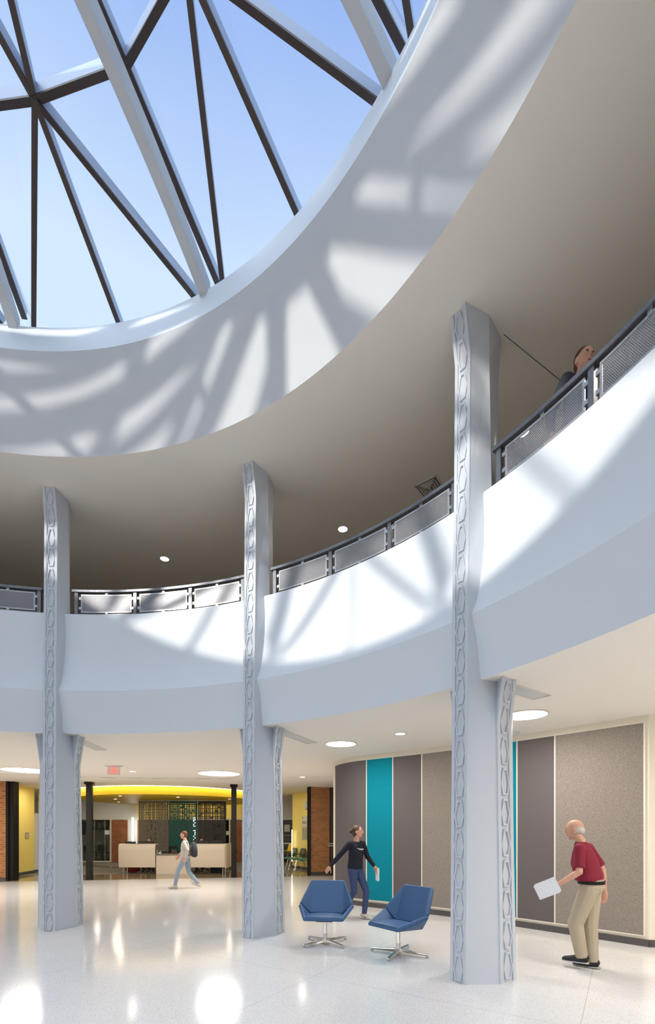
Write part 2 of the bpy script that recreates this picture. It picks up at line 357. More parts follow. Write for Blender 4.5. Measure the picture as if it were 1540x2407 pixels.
# curved wall with the felt panels
def catmull(P, k=14):
    out = []; P = [Vector(p) for p in P]; Q = [2*P[0]-P[1]] + P + [2*P[-1]-P[-2]]
    for i in range(1, len(Q)-2):
        for j in range(k):
            t = j/k; p0, p1, p2, p3 = Q[i-1:i+3]
            out.append(.5*((2*p1) + (p2-p0)*t + (2*p0-5*p1+4*p2-p3)*t*t + (3*p1-p0-3*p2+p3)*t**3))
    return out + [P[-1]]
wp = [(.9, 15.0), (.38, 13.2), (.13, 12.0), (.078, 11.2), (.15, 10.78), (.34, 10.38), (.62, 10.05), (1.09, 9.70), (1.85, 9.10), (2.45, 8.56), (3.13, 7.86), (3.76, 7.18), (4.10, 6.80), (4.40, 6.47)]
WP = catmull(wp)
CUM = [0.0]
for p, q in zip(WP, WP[1:]): CUM.append(CUM[-1]+(q-p).length)
def wat(s, off=0.0):
    s = max(0, min(CUM[-1]-1e-6, s)); i = max(k for k in range(len(CUM)-1) if CUM[k] <= s); t = (s-CUM[i])/(CUM[i+1]-CUM[i])
    p = WP[i].lerp(WP[i+1], t); d = (WP[i+1]-WP[i]).normalized(); n = Vector((-d.y, d.x))
    if n.dot(p-CEN) > 0: n = -n
    return p + n*off
def s_at_px(px):
    for i in range(10000, 0, -1):
        s = CUM[-1]*i/10000; p = wat(s)
        if CX+F*p.x/p.y <= px: return s
    return 0
def sheet(bm, s0, s1, z0, z1, off, back=0.0):
    n = max(2, int((s1-s0)/.06)); F_ = []; B_ = []
    for i in range(n+1):
        s = s0+(s1-s0)*i/n; p = wat(s, off); q = wat(s, back)
        F_.append((bm.verts.new((p.x, p.y, z0)), bm.verts.new((p.x, p.y, z1)))); B_.append((bm.verts.new((q.x, q.y, z0)), bm.verts.new((q.x, q.y, z1))))
    for i in range(n):
        bm.faces.new((F_[i][0], F_[i+1][0], F_[i+1][1], F_[i][1])); bm.faces.new((B_[i][0], B_[i][1], B_[i+1][1], B_[i+1][0]))
        bm.faces.new((F_[i][0], B_[i][0], B_[i+1][0], F_[i+1][0])); bm.faces.new((F_[i][1], F_[i+1][1], B_[i+1][1], B_[i][1]))
    bm.faces.new((F_[0][0], F_[0][1], B_[0][1], B_[0][0])); bm.faces.new((F_[-1][0], B_[-1][0], B_[-1][1], F_[-1][1]))
bm = nb(); sheet(bm, 0, CUM[-1], 0, ZS, 0, -.14)
e = wat(CUM[-1]); prism(bm, [(e.x, e.y), (e.x+1.9, e.y-.25), (e.x+1.9, e.y+.2), (e.x+.12, e.y+.1)], 0, ZS)
struct('wall_curved', bm, 'cream')
bm = nb(); sheet(bm, 0, CUM[-1], 0, .10, .012, -.02); prism(bm, [(e.x-.004, e.y-.012), (e.x+1.9, e.y-.262), (e.x+1.9, e.y-.2), (e.x, e.y)], 0, .10)
struct('baseboard_curved', bm, 'base')
SX = {k: s_at_px(k) for k in (790, 863, 925, 993, 1217, 1306, 1516)}
tealw = SX[925]-SX[863]
t0 = SX[1217]-tealw
panels = [(SX[790], SX[863], 'felt_dark', 'dark grey felt wall panel at the rounded far end of the curved wall'),
          (SX[863], SX[925], 'felt_teal', 'teal felt wall panel behind the walking woman and the blue chairs'),
          (SX[925], SX[993], 'felt_dark', 'dark grey felt wall panel between the teal and the speckled oatmeal panel, behind the angled blue chair'),
          (SX[993], t0, 'felt_light', 'speckled oatmeal felt wall panel left of the nearest column'),
          (t0, SX[1217], 'felt_teal', 'teal felt wall panel mostly hidden behind the nearest column'),
          (SX[1217], SX[1306], 'felt_dark', 'dark grey felt wall panel right of the nearest column'),
          (SX[1306], SX[1516], 'felt_light', 'wide speckled oatmeal felt wall panel behind the man in the maroon shirt')]
for s0, s1, m_, lab in panels:
    bm = nb(); sheet(bm, s0+.011, s1-.011, .155, 3.10, .022, .001); tag(obj('felt_wall_panel', bm, m_), lab, 'wall panel')
bm = nb()
for s in [p[0] for p in panels]+[SX[1516]]: sheet(bm, s-.010, s+.010, .15, 3.11, .026, .0)
sheet(bm, panels[0][0], SX[1516], 3.10, 3.115, .026, 0); sheet(bm, panels[0][0], SX[1516], .14, .155, .026, 0)
struct('trim_2', bm, 'strip')

# ================================================================== SKYLIGHT
def rp(r, deg, z, t=0.0): p = pol(r, deg, t); return Vector((p.x, p.y, z))
sky = bpy.data.objects.new('window_1', None); COL.objects.link(sky); sky.location = (CEN.x, CEN.y, 8.6); sky['kind'] = 'structure'
APEX = rp(0, 0, 10.95)
def bars(name, a, b, w=.062):
    a, b = Vector(a), Vector(b)
    bm = nb(); bar(bm, a, b, w, .022); m_ = obj(name, bm, 'bronze', sky)
    bm = nb(); bar(bm, a+Vector((0, 0, .078)), b+Vector((0, 0, .078)), w*.82, .13); obj('glazing_gasket', bm, 'alu', m_)
RB = [(5.42, 8.50), (5.10, 8.71), (4.75, 8.905), (4.4, 9.08), (4.0, 9.255), (3.6, 9.415), (3.1, 9.60), (2.6, 9.77), (2.0, 9.95), (1.2, 10.14), (.4, 10.28)]
GH = .135
for k in range(12):
    aR = PH + 30*k; aM = aR+15
    rb, rn, ri = rp(5.66, aR, 9.0), rp(4.10, aR, 9.62), rp(2.2, aR, 10.30)
    mN, mb = rp(3.95, aM, 9.49), rp(5.80, aM, 8.55)
    mNp = rp(3.95, aM-30, 9.49)
    fr, fl = rp(5.50, aR, 8.68, .20), rp(5.50, aR, 8.68, -.20)
    fl2 = rp(5.50, aR+30, 8.68, -.20)
    # rib: arched box beam
    bm = nb(); pr = []
    for r, z in RB:
        pr.append([bm.verts.new(rp(r, aR, z+h, t)) for h, t in ((0, -.062), (0, .062), (.24, .062), (.24, -.062))])
    for A, B in zip(pr, pr[1:]):
        for j in range(4): bm.faces.new((A[j], A[(j+1) % 4], B[(j+1) % 4], B[j]))
    bm.faces.new(pr[0]); bm.faces.new(pr[-1][::-1]); obj('rib_beam', bm, 'ribp', sky, bevel=.008)
    bars('glazing_bar', rb, rn, .075); bars('glazing_bar', rn, ri, .07); bars('glazing_bar', ri, APEX)
    bars('glazing_bar', mN, fr); bars('glazing_bar', mN, mb); bars('glazing_bar', mN, fl2)
    bars('glazing_bar', rn, mN, .07); bars('glazing_bar', mN, rp(4.10, aR+30, 9.62), .07)
    bars('glazing_bar', mN, ri); bars('glazing_bar', mN, rp(2.2, aR+30, 10.30))
    # panes of one bay (glass sits above the bars)
    bm = nb(); g = Vector((0, 0, GH))
    def face(*P):
        bm.faces.new([bm.verts.new(p+g) for p in P])
    rb2, rn2, ri2 = rp(5.66, aR+30, 9.0), rp(4.10, aR+30, 9.62), rp(2.2, aR+30, 10.30)
    face(rn, rb, fr, mN); face(rn2, mN, fl2, rb2); face(mN, fr, mb); face(mN, mb, fl2)
    face(ri, rn, mN); face(ri2, mN, rn2); face(ri, mN, ri2); face(APEX, ri, ri2)
    face(rb, rp(6.05, aR, 8.60), rp(5.62, aR, 8.6, .22), fr); face(rb2, fl2, rp(5.62, aR+30, 8.6, -.22), rp(6.05, aR+30, 8.6))
    obj('glass_pane', bm, 'glass', sky, normals=False)

bm = nb(); revolve(bm, [(.001, 10.80), (1.4, 10.44), (1.45, 10.46), (1.45, 10.58), (.001, 11.05)], 0, 360, 48); obj('hub_cap', bm, 'ribp', sky)

# ================================================================== COLUMNS
def lerp(tab, z):
    if z <= tab[0][0]: return tab[0][1]
    for (a, x), (b, y) in zip(tab, tab[1:]):
        if z <= b: return x+(y-x)*(z-a)/(b-a)
    return tab[-1][1]
RIN = [(0, 6.373), (3.0, 6.406), (4.3, 6.412), (5.2, 6.436), (6.62, 6.452), (7.107, 6.370)]
WIN = [(0, .103), (6.6, .100), (7.107, .096)]
REC = .015
PITCH = .3257
def hexrow(u0, z0, h, wtop=.42, wbot=.56, mid=.43):
    # outline (u, z) of the tapered hexagon: u in -1..1 of the channel half width
    return [(-wbot, z0), (wbot, z0), (1.0, z0+h*mid), (wtop, z0+h), (-wtop, z0+h), (-1.0, z0+h*mid)]
def relief(bm, P, zmax, hw, chan, z0=.012, zlast=None):
    """P(u, z, d) -> world point, u in metres across the face, d depth out of the recessed face"""
    # two side fillets
    zs = sorted(set([0, zmax] + [z for z in (2.72, 3.0, 4.3, 5.2, 6.62) if 0 < z < zmax]))
    for sgn in (-1, 1):
        prev = None
        for z in zs:
            w = hw(z); a_, b_ = sgn*w, sgn*w*chan
            ring = [bm.verts.new(P(b_, z, 0)), bm.verts.new(P(b_, z, REC)), bm.verts.new(P(a_, z, REC)), bm.verts.new(P(a_, z, 0))]
            if prev:
                for j in range(4): bm.faces.new((prev[j], prev[(j+1) % 4], ring[(j+1) % 4], ring[j]))
            else: bm.faces.new(ring)
            prev = ring
        bm.faces.new(prev[::-1])
    z = z0; k = 0
    while z + .12 < zmax:
        h = min(.285, zmax - .03 - z)
        w = hw(z+h*.4)*chan; fr = .017
        O = [(u*w, zz) for u, zz in hexrow(0, z, h)]
        I = []
        for u, zz in hexrow(0, z, h):
            uu = u*w; I.append((uu - math.copysign(fr*(.95 if abs(u) > .9 else .62), uu), zz + (fr*1.15 if zz < z+.01 else (-fr*1.3 if zz > z+h-.01 else 0))))
        n = 6
        vo0 = [bm.verts.new(P(u, zz, 0)) for u, zz in O]; vo1 = [bm.verts.new(P(u, zz, REC*1.1)) for u, zz in O]
        vi0 = [bm.verts.new(P(u, zz, 0)) for u, zz in I]; vi1 = [bm.verts.new(P(u, zz, REC*1.1)) for u, zz in I]
        for j in range(n):
            q = (j+1) % n
            bm.faces.new((vo0[j], vo0[q], vo1[q], vo1[j])); bm.faces.new((vo1[j], vo1[q], vi1[q], vi1[j])); bm.faces.new((vi1[j], vi1[q], vi0[q], vi0[j]))
        z += PITCH
def column(ang, label):
    c0 = pol(6.82, ang); root = thing('column', label, 'column', (c0.x, c0.y, 0), 0, None)
    def Q(r, t, z): p = pol(r, ang, t); return Vector((p.x, p.y, z))
    # lower shaft: octagon that splits into a cross at its head
    secs = []
    def ring(z, ri, wi, n2, p3, p4, n5, ro):
        half = [(ri+REC, wi), n2, p3, p4, n5, (ro, wi)]
        return [Q(r, t, z) for r, t in half] + [Q(r, -t, z) for r, t in half[::-1]]
    R = REC
    secs.append(ring(0, 6.373, .103, (6.680, .306-R), (6.682, .306-R), (6.963, .312-R), (6.965, .312-R), 7.27))
    k0 = (6.403, (6.672, .272-R), (6.674, .272-R), (6.955, .256-R), (6.957, .256-R), 7.22)
    k1 = (6.408, (6.79, .185), (6.665, .340-R), (6.90, .352-R), (6.85, .190), 7.24)
    for i in range(7):
        t = i/6; mixp = lambda a, b: tuple(x+(y-x)*t for x, y in zip(a, b)) if isinstance(a, tuple) else a+(b-a)*t
        v = [mixp(a, b) for a, b in zip(k0, k1)]; secs.append(ring(2.72+.495*t, v[0], .102, *v[1:]))
    bm = nb(); rings = [[bm.verts.new(p) for p in s] for s in secs]; n = 12
    for A, B in zip(rings, rings[1:]):
        for j in range(n): bm.faces.new((A[j], A[(j+1) % n], B[(j+1) % n], B[j]))
    bm.faces.new(rings[0][::-1]); bm.faces.new(rings[-1])
    obj('lower_shaft', bm, 'column', root, smooth=True, auto=16)
    bm = nb(); rings = []
    for z in (3.19, 4.3, 5.2, 6.62, 7.115):
        ri = lerp(RIN, z)+REC; wi = lerp(WIN, z); sv = lerp([(3.2, .16), (5.2, .202), (6.6, .175), (7.1, .169)], z); bk = lerp([(5, .080), (6.62, .072), (7.1, .114)], z)
        h = [(ri, wi), (6.675, sv), (6.97, bk), (7.0, bk*.9)]
        rings.append([bm.verts.new(Q(r, t, z)) for r, t in h] + [bm.verts.new(Q(r, -t, z)) for r, t in h[::-1]])
    for A, B in zip(rings, rings[1:]):
        for j in range(8): bm.faces.new((A[j], A[(j+1) % 8], B[(j+1) % 8], B[j]))
    bm.faces.new(rings[0][::-1]); bm.faces.new(rings[-1]); obj('upper_shaft', bm, 'column', root)
    # recessed channels with the hexagon relief
    bm = nb(); relief(bm, lambda u, z, d: Q(lerp(RIN, z)+REC-d, u, z), 7.105, lambda z: lerp(WIN, z), .62); obj('relief_strip', bm, 'column', root)
    for sg in (-1, 1):
        fr = [(0, 6.682), (2.72, 6.674), (3.207, 6.667)]; bk = [(0, 6.963), (2.72, 6.955), (3.207, 6.90)]
        t0 = [(0, .306), (2.72, .272), (3.207, .340)]; t1 = [(0, .312), (2.72, .256), (3.207, .352)]
        def P(u, z, d):
            f, b = lerp(fr, z), lerp(bk, z); m_ = (f+b)/2; w = (b-f)/2; k = (u/w+1)/2
            t = lerp(t0, z)*(1-k)+lerp(t1, z)*k
            return Q(m_+u, sg*(t-R+d), z)
        bm = nb(); relief(bm, P, 3.205, lambda z: (lerp(bk, z)-lerp(fr, z))/2, .60, z0=.03); obj('relief_strip', bm, 'column', root)
    return root
column(PH-60, 'grey column left of the picture beside the atrium edge')
column(PH-30, 'tall grey column with hexagon relief on the left, in front of the yellow wall')
column(PH, 'tall grey column with hexagon relief in the middle, between reception and blue chairs')
column(PH+30, 'nearest and largest grey column with hexagon relief, right of the blue chairs')
column(PH+60, 'grey column right of the picture beside the atrium edge')

# ================================================================== BALCONY RAILINGS
def arcbar(bm, r, a0, a1, z0, z1, w, n=12):
    pr = []
    for i in range(n+1):
        a = a0+(a1-a0)*i/n; pr.append([bm.verts.new((*pol(rr, a), z)) for rr, z in ((r-w/2, z0), (r+w/2, z0), (r+w/2, z1), (r-w/2, z1))])
    for A, B in zip(pr, pr[1:]):
        for j in range(4): bm.faces.new((A[j], A[(j+1) % 4], B[(j+1) % 4], B[j]))
    bm.faces.new(pr[0]); bm.faces.new(pr[-1][::-1])
RR = 6.655
RZ0, RZ1 = 5.205, 5.595
def railing(col_ang, label):
    c0 = pol(RR, col_ang+15); root = thing('balcony_railing', label, 'railing', (c0.x, c0.y, 5.172))
    A = [col_ang+x for x in (2.75, 11.2, 19.6, 27.75)]
    bm = nb(); arcbar(bm, RR-.005, A[0]-.55, A[-1]+.45, RZ1-.042, RZ1, .085, 30); obj('top_rail', bm, 'rail', root, bevel=.004)
    bm = nb(); arcbar(bm, RR, A[0]-.1, A[-1]+.1, 5.175, 5.205, .045, 30); obj('bottom_rail', bm, 'rail', root)
    for a in A:
        bm = nb(); arcbar(bm, RR, a-.24, a+.24, 5.172, RZ1-.03, .05, 1); obj('post', bm, 'rail', root)
    for a, b in zip(A, A[1:]):
        p0, p1 = a+.75, b-.62; z0, z1 = 5.235, 5.515
        bm = nb(); uvl = bm.loops.layers.uv.new('UVMap'); n = 10; vs = []
        for i in range(n+1):
            t = p0+(p1-p0)*i/n; vs.append((bm.verts.new((*pol(RR-.012, t), z0)), bm.verts.new((*pol(RR-.012, t), z1)), math.radians(t-p0)*RR))
        for i in range(n):
            f = bm.faces.new((vs[i][0], vs[i+1][0], vs[i+1][1], vs[i][1]))
            for l, uv in zip(f.loops, ((vs[i][2], 0), (vs[i+1][2], 0), (vs[i+1][2], z1-z0), (vs[i][2], z1-z0))): l[uvl].uv = uv
        pn = obj('perforated_panel', bm, 'railp', root)
        bm = nb()
        for zz in (z0, z1): arcbar(bm, RR-.012, p0-.08, p1+.08, zz-.011, zz+.011, .012, 10)
        for t in (p0, p1): arcbar(bm, RR-.012, t-.09, t+.09, z0, z1, .012, 1)
        obj('panel_edge', bm, 'railf', pn)
        for t, zz in [((p0+p1)/2, z0-.016), ((p0+p1)/2, z1+.018)] + [(t, zz) for t in (p0-.2, p1+.2) for zz in (z0+.06, z1-.06)]:
            bm = nb(); arcbar(bm, RR-.012, t-.18, t+.18, zz-.02, zz+.02, .022, 1); obj('panel_clip', bm, 'steel', pn)
railing(PH-60, 'steel balcony railing with perforated panels at the left picture edge')
railing(PH-30, 'steel balcony railing with perforated panels between the left and middle columns')
railing(PH, 'steel balcony railing with perforated panels between the middle and nearest columns')
railing(PH+30, 'steel balcony railing with perforated panels right of the nearest column')

# ================================================================== CEILING FIXTURES
def lamp(kind, loc, power, size, color=(1, .93, .84), spread=None):
    l = bpy.data.lights.new('fixture_light', 'AREA'); l.shape = 'DISK'; l.size = size; l.energy = power; l.color = color
    o = bpy.data.objects.new('fixture_light', l); COL.objects.link(o); o.location = loc; return o
def round_light(p, z, r, label, power, group=None, color=(1, .93, .84)):
    t = thing('round_ceiling_light', label, 'ceiling light', (p[0], p[1], z), 0, group)
    bm = nb(); cyl(bm, (p[0], p[1], z-.010), r, .004, 40); obj('diffuser', bm, 'lamp', t)
    bm = nb(); revolve(bm, [(r, z-.014), (r+.02, z-.014), (r+.02, z+.002), (r, z+.002), (r, z-.014)], 0, 360, 40, Vector(p)); obj('frame', bm, 'vent', t)
    l = lamp('a', (0, 0, -.03), power, r*1.9, color); l.parent = t; l.name = 'lamp_glow'
def downlight(p, z, r, label, power, group=None, color=(1, .9, .78)):
    t = thing('downlight', label, 'downlight', (p[0], p[1], z), 0, group)
    bm = nb(); cyl(bm, (p[0], p[1], z-.006), r, .003, 24); obj('lens', bm, 'lampsm', t)
    bm = nb(); revolve(bm, [(r, z-.010), (r+.018, z-.008), (r+.018, z+.002), (r, z+.002), (r, z-.010)], 0, 360, 24, Vector(p)); obj('trim_ring', bm, 'vent', t)
    if power:
        l = lamp('a', (0, 0, -.02), power, r*1.8, color); l.parent = t; l.name = 'lamp_glow'
round_light(pol(11.99, -20.7), ZS, .57, 'large round flush ceiling light left of the left column', P_BIG)
round_light(pol(11.94, 3.23), ZS, .57, 'large round flush ceiling light left of the middle column', P_BIG)
round_light(pol(8.45, 28.0), ZS, .275, 'small round flush ceiling light right of the middle column', P_SMALL)
round_light(pol(8.38, 50.6), ZS, .275, 'round flush ceiling light half hidden behind the nearest column', P_SMALL)
for a in (73.2, 96, 119, 142, 165, 188, 211, 234, 257, 280):
    round_light(pol(8.4, a), ZS, .275, 'small round ceiling light over the walkway behind the viewer', P_SMALL, 'lights over the rear walkway')
for a in (78, 100, 122, 144, 166, 188, 210, 232, 254, 276, 298):  # extra unseen lamps, added to brighten the floor and the column sides
    round_light(pol(10.6, a), ZS, .57, 'large round fill light added unseen on the ceiling behind the viewer', P_REAR_FILL, 'added fill lights behind the viewer', (1, .965, .92))
for a in (-44.8, -68.8):
    round_light(pol(11.99, a), ZS, .57, 'large round ceiling light beyond the left picture edge', P_BIG, 'large lights beyond the left edge')
for px, py, lab in ((941, 1724, 'small downlight above the dark felt panels'), (312, 1813, 'small downlight right of the exit sign'), (711, 1826, 'small downlight in front of the brick pier')):
    Y = F*(ZS-CH)/(HZ-py); downlight((X(px, Y), Y), ZS, .085, lab, P_DOWN)
for px, py, lab in ((387, 1313, 'upper ceiling downlight between the left and middle columns'), (806, 1243, 'upper ceiling downlight between the middle and nearest columns'), (1228, 1015, 'upper ceiling downlight behind the railing right of the nearest column')):
    Y = F*(ZC-CH)/(HZ-py); downlight((X(px, Y), Y), ZC, .085, lab, P_UP)
for k in range(11):
    downlight(pol(8.35, 72+k*24), ZC, .085, 'upper ceiling downlight over the rear gallery', P_UP, 'downlights over the rear gallery')
# square air diffuser on the upper ceiling
t = thing('air_diffuser', 'square stepped air diffuser on the upper ceiling left of the nearest column', 'air vent', (1.60, 7.52, ZC), math.radians(-37))
for i, w in enumerate((.185, .142, .105, .07, .03)):
    bm = nb(); h = .012+.006*i
    for sx, sy in ((1, 0), (-1, 0), (0, 1), (0, -1)):
        box(bm, (sx*(w-.009), sy*(w-.009), -h/2), (.018 if sx else 2*w, .018 if sy else 2*w, h))
    obj('louvre_ring', bm, 'vent', t, world=False)
bm = nb(); box(bm, (0, 0, -.002), (.35, .35, .004)); obj('backing', bm, 'ventd', t, world=False)
# long slot diffusers in the lower ceiling
def slot(a0, a1, ang, label):
    p = pol((a0+a1)/2, ang); t = thing('slot_diffuser', label, 'air vent', (p.x, p.y, ZS), math.radians(-ang)); L = a1-a0
    bm = nb()
    for x in (-.10, .10): box(bm, (x, 0, -.006), (.03, L, .012))
    for y in (-L/2, L/2): box(bm, (0, y, -.006), (.23, .03, .012))
    obj('frame', bm, 'vent', t, world=False)
    bm = nb(); box(bm, (0, 0, -.003), (.18, L-.02, .004)); obj('grille', bm, 'grey_l', t, world=False)
slot(7.10, 8.15, -5.4, 'pale slot diffuser in the lower ceiling beside the left column')
slot(7.05, 8.15, 24.9, 'pale slot diffuser in the lower ceiling beside the middle column')
slot(6.95, 7.72, 54.7, 'pale slot diffuser in the lower ceiling beside the nearest column')
Y = 7.63; bm = nb(); cyl(bm, (3.0, Y, ZS-.012), .075, .012, 24); cyl(bm, (3.0, Y, ZS-.04), .05, .03, 24, r2=.07)
tag(obj('smoke_detector', bm, 'grey_l', bevel=.003), 'white smoke detector on the lower ceiling beside the nearest column', 'smoke detector')
# ceiling joint line and small slots of the ring grille further back
bm = nb(); revolve(bm, [(13.2, ZS-.0015), (13.215, ZS-.0015)], -30, 20, 60); struct('trim_3', bm, 'ventd')
for k, a in enumerate((-19.5, -16.3, -12.6, -9.4, -6.3, -3.4, -.6, 2.2, 6.2, 9.1)):
    p = pol(13.25, a); bm = nb(); box(bm, (p.x, p.y, ZS-.004), (.42, .06, .008), math.radians(-a))
    tag(obj('ceiling_grille', bm, 'vent'), 'small linear grille in the row across the lower ceiling before reception', 'air vent', 'row of small ceiling grilles')
bm = nb(); bar(bm, (*pol(6.98, PH+31.2), ZC-.001), (*pol(11.9, PH+33.0), ZC-.001), .007, .004); struct('trim_3', bm, 'ventd')
# exit sign
Y = 11.55; ex = X(267.5, Y); t = thing('exit_sign', 'clear edge-lit sign reading EXIT in red hanging from the lower ceiling', 'exit sign', (ex, Y, ZS))
bm = nb(); box(bm, (0, 0, -.008), (.40, .09, .016)); obj('ceiling_plate', bm, 'vent', t, world=False)
bm = nb(); box(bm, (0, 0, -.12), (.31, .008, .20)); obj('clear_plate', bm, 'exitplate', t, world=False)
bm = nb()
def seg(x0, z0, x1, z1, w=.012): bar(bm, (x0, -.009, z0), (x1, -.009, z1), w, .006, up=(0, 1, 0))
zt, zb = -.035, -.205; zm = (zt+zb)/2
seg(-.095, zt, -.095, zb, .016); seg(-.095, zt-.007, -.050, zt-.007, .014); seg(-.095, zm, -.055, zm, .014); seg(-.095, zb+.007, -.050, zb+.007, .014)
seg(-.038, zt, .008, zb, .016); seg(.008, zt, -.038, zb, .016); seg(.028, zt, .028, zb, .016); seg(.048, zt-.007, .100, zt-.007, .014); seg(.074, zt, .074, zb, .016)
seg(-.118, zm+.024, -.140, zm, .011); seg(-.118, zm-.024, -.140, zm, .011); seg(.118, zm+.024, .140, zm, .011); seg(.118, zm-.024, .140, zm, .011)
obj('lettering', bm, 'exitred', t, world=False)

# ================================================================== RECEPTION SETTING
RZ = math.atan2(U.y, U.x)
def post(px, Yb, lab):
    x = X(px, Yb); t = thing('steel_post', lab, 'post', (x, Yb, 0), RZ)
    w = .175
    bm = nb(); box(bm, (0, 0, 1.6), (w, w, 3.2)); obj('shaft', bm, 'black', t, world=False, bevel=.01)
    bm = nb(); box(bm, (0, 0, 3.165), (.25, .25, .08)); obj('cap_plate', bm, 'black', t, world=False)
    bm = nb(); box(bm, (0, 0, .01), (.2, .2, .02)); obj('base_plate', bm, 'black', t, world=False)
post(210.5, 15.40, 'black square steel post left of the reception desk')
post(550, 16.22, 'black square steel post right of the reception desk')
# brick piers and dark frames
def quadprism(name, pts, z0, z1, m_): bm = nb(); prism(bm, pts, z0, z1); return struct(name, bm, m_)
YL = 15.15
quadprism('wall_brick_left', [(X(-60, YL), YL-.2), (X(14, YL), YL), (X(14, YL)-.05, YL+.5), (X(-60, YL), YL+.5)], 0, ZS, 'brick')
quadprism('baseboard_left', [(X(-60, YL), YL-.215), (X(14, YL)+.005, YL-.015), (X(14, YL), YL+.1), (X(-60, YL), YL+.1)], 0, .10, 'base')
for i, (x0, x1, dy) in enumerate(((14.5, 20, 0), (20.5, 30, .06))):
    bm = nb(); a, b = X(x0, YL), X(x1, YL); prism(bm, [(a, YL-.02+dy), (b, YL-.02+dy), (b, YL+.3), (a, YL+.3)], 0, ZS); struct('trim_4', bm, 'black')
YR = 17.05; YR2 = 17.3
quadprism('wall_brick_right', [(X(731, YR), YR), (X(774.5, YR2), YR2), (X(774.5, YR2), YR2+.5), (X(731, YR), YR+.4)], 0, ZS, 'brick')
quadprism('baseboard_right', [(X(731, YR), YR-.015), (X(774.5, YR2), YR2-.015), (X(774.5, YR2), YR2+.1), (X(731, YR), YR+.1)], 0, .11, 'base')
for x0, x1, dy in ((722.3, 726, .05), (726.5, 731, 0)):
    bm = nb(); a, b = X(x0, YR), X(x1, YR); prism(bm, [(a, YR-.03+dy), (b, YR-.03+dy), (b, YR+.3), (a, YR+.3)], 0, ZS); struct('trim_5', bm, 'black')
# bronze door beside the right pier
bm = nb(); a, b = X(775, YR2), 1.2; prism(bm, [(a, YR2-.02), (b, YR2+.2), (b, YR2+.3), (a, YR2+.1)], 0, ZS); d1 = struct('door_1', bm, 'bronze')
bm = nb(); box(bm, (X(782, YR2)+.02, YR2-.07, 1.14), (.34, .04, .03)); box(bm, (X(782, YR2)+.02, YR2-.07, 1.06), (.34, .04, .03)); obj('push_bar', bm, 'steel', d1)
# yellow side walls
quadprism('wall_yellow_left', [(-11.08, 16.2), (-11.28, 17.9), (-11.45, 17.9), (-11.3, 16.1)], 0, ZS, 'yellow')
quadprism('baseboard_left', [(-11.065, 16.2), (-11.265, 17.9), (-11.4, 17.9), (-11.3, 16.1)], 0, .11, 'base')
quadprism('wall_yellow_right', [(-.93, 19.3), (-1.64, 20.4), (-1.55, 20.5), (-.8, 19.35)], 0, ZS, 'yellow')
quadprism('wall_yellow_right', [(-.93, 19.3), (-.5, 17.5), (-.3, 17.5), (-.8, 19.4)], 0, ZS, 'yellow')
quadprism('baseboard_right', [(-.945, 19.29), (-1.655, 20.39), (-1.6, 20.45), (-.9, 19.35)], 0, .11, 'base')
# free-standing white partition at left
bm = nb(); box(bm, (X(92, 18.3), 18.35, 1.20), (.50, .12, 2.20)); tag(obj('white_partition', bm, 'white'), 'white free-standing partition beside the yellow left wall', 'partition')
bm = nb(); box(bm, (X(92, 18.3), 18.33, .05), (.50, .10, .10)); struct('baseboard_left', bm, 'base')
bm = nb(); box(bm, (X(76.2, 17.9), 17.84, .78), (.07, .12, 1.5)); tag(obj('timber_edge_rail', bm, 'desktop'), 'brown vertical edge strip between yellow wall and white partition', 'edge strip')
bm = nb(); box(bm, (-10.95, 18.42, 2.76), (.95, .08, .9)); struct('wall_yellow_left', bm, 'yellow')
# wall signs
t = thing('wall_sign', 'small square room sign on the yellow left wall', 'sign', (-11.205, 17.35, 1.45), math.atan2(1.7, -.2))
bm = nb(); box(bm, (0, -.012, 0), (.26, .012, .22)); obj('plate', bm, 'sign', t, world=False)
bm = nb(); box(bm, (-.06, -.02, .06), (.07, .004, .03)); obj('mark', bm, 'signtxt', t, world=False)
aw = math.atan2(-1.1, .71)
def yr(u): return (-1.64+.71*u/1.309, 20.4-1.1*u/1.309)
sx_, sy_ = yr(1.1); t = thing('directory_sign', 'tall directory sign on the yellow wall beside the brick pier', 'sign', (sx_-.01, sy_-.01, 1.75), aw)
bm = nb(); box(bm, (0, -.01, -.25), (.40, .012, .50)); obj('lower_plate', bm, 'sign', t, world=False)
bm = nb(); box(bm, (0, -.01, .25), (.40, .012, .42)); obj('upper_plate', bm, 'signw', t, world=False)
bm = nb(); box(bm, (-.14, -.02, .40), (.05, .004, .05))
for k in range(5): box(bm, (0, -.02, -.08-.085*k), (.34, .004, .008))
for k in range(2):
    for j in range(7): box(bm, (-.15+.05*j, -.02, .24-.07*k), (.033, .004, .028))
obj('lettering', bm, 'signtxt', t, world=False)
sx_, sy_ = yr(1.2); t = thing('wall_clock', 'round wall clock on the yellow wall above the directory sign', 'clock', (sx_-.01, sy_-.01, 2.65), aw)
bm = nb(); q = [(.165*math.cos(2*PI*k/32), .165*math.sin(2*PI*k/32)) for k in range(32)]
def disc(bm, r, y0, y1, n=32):
    A = [bm.verts.new((r*math.cos(2*PI*k/n), y0, r*math.sin(2*PI*k/n))) for k in range(n)]; B = [bm.verts.new((r*math.cos(2*PI*k/n), y1, r*math.sin(2*PI*k/n))) for k in range(n)]
    bm.faces.new(A); bm.faces.new(B[::-1])
    for k in range(n): bm.faces.new((A[k], A[(k+1) % n], B[(k+1) % n], B[k]))
disc(bm, .165, -.03, 0); obj('rim', bm, 'steel', t, world=False)
bm = nb(); disc(bm, .15, -.034, -.03); obj('face', bm, 'signw', t, world=False)
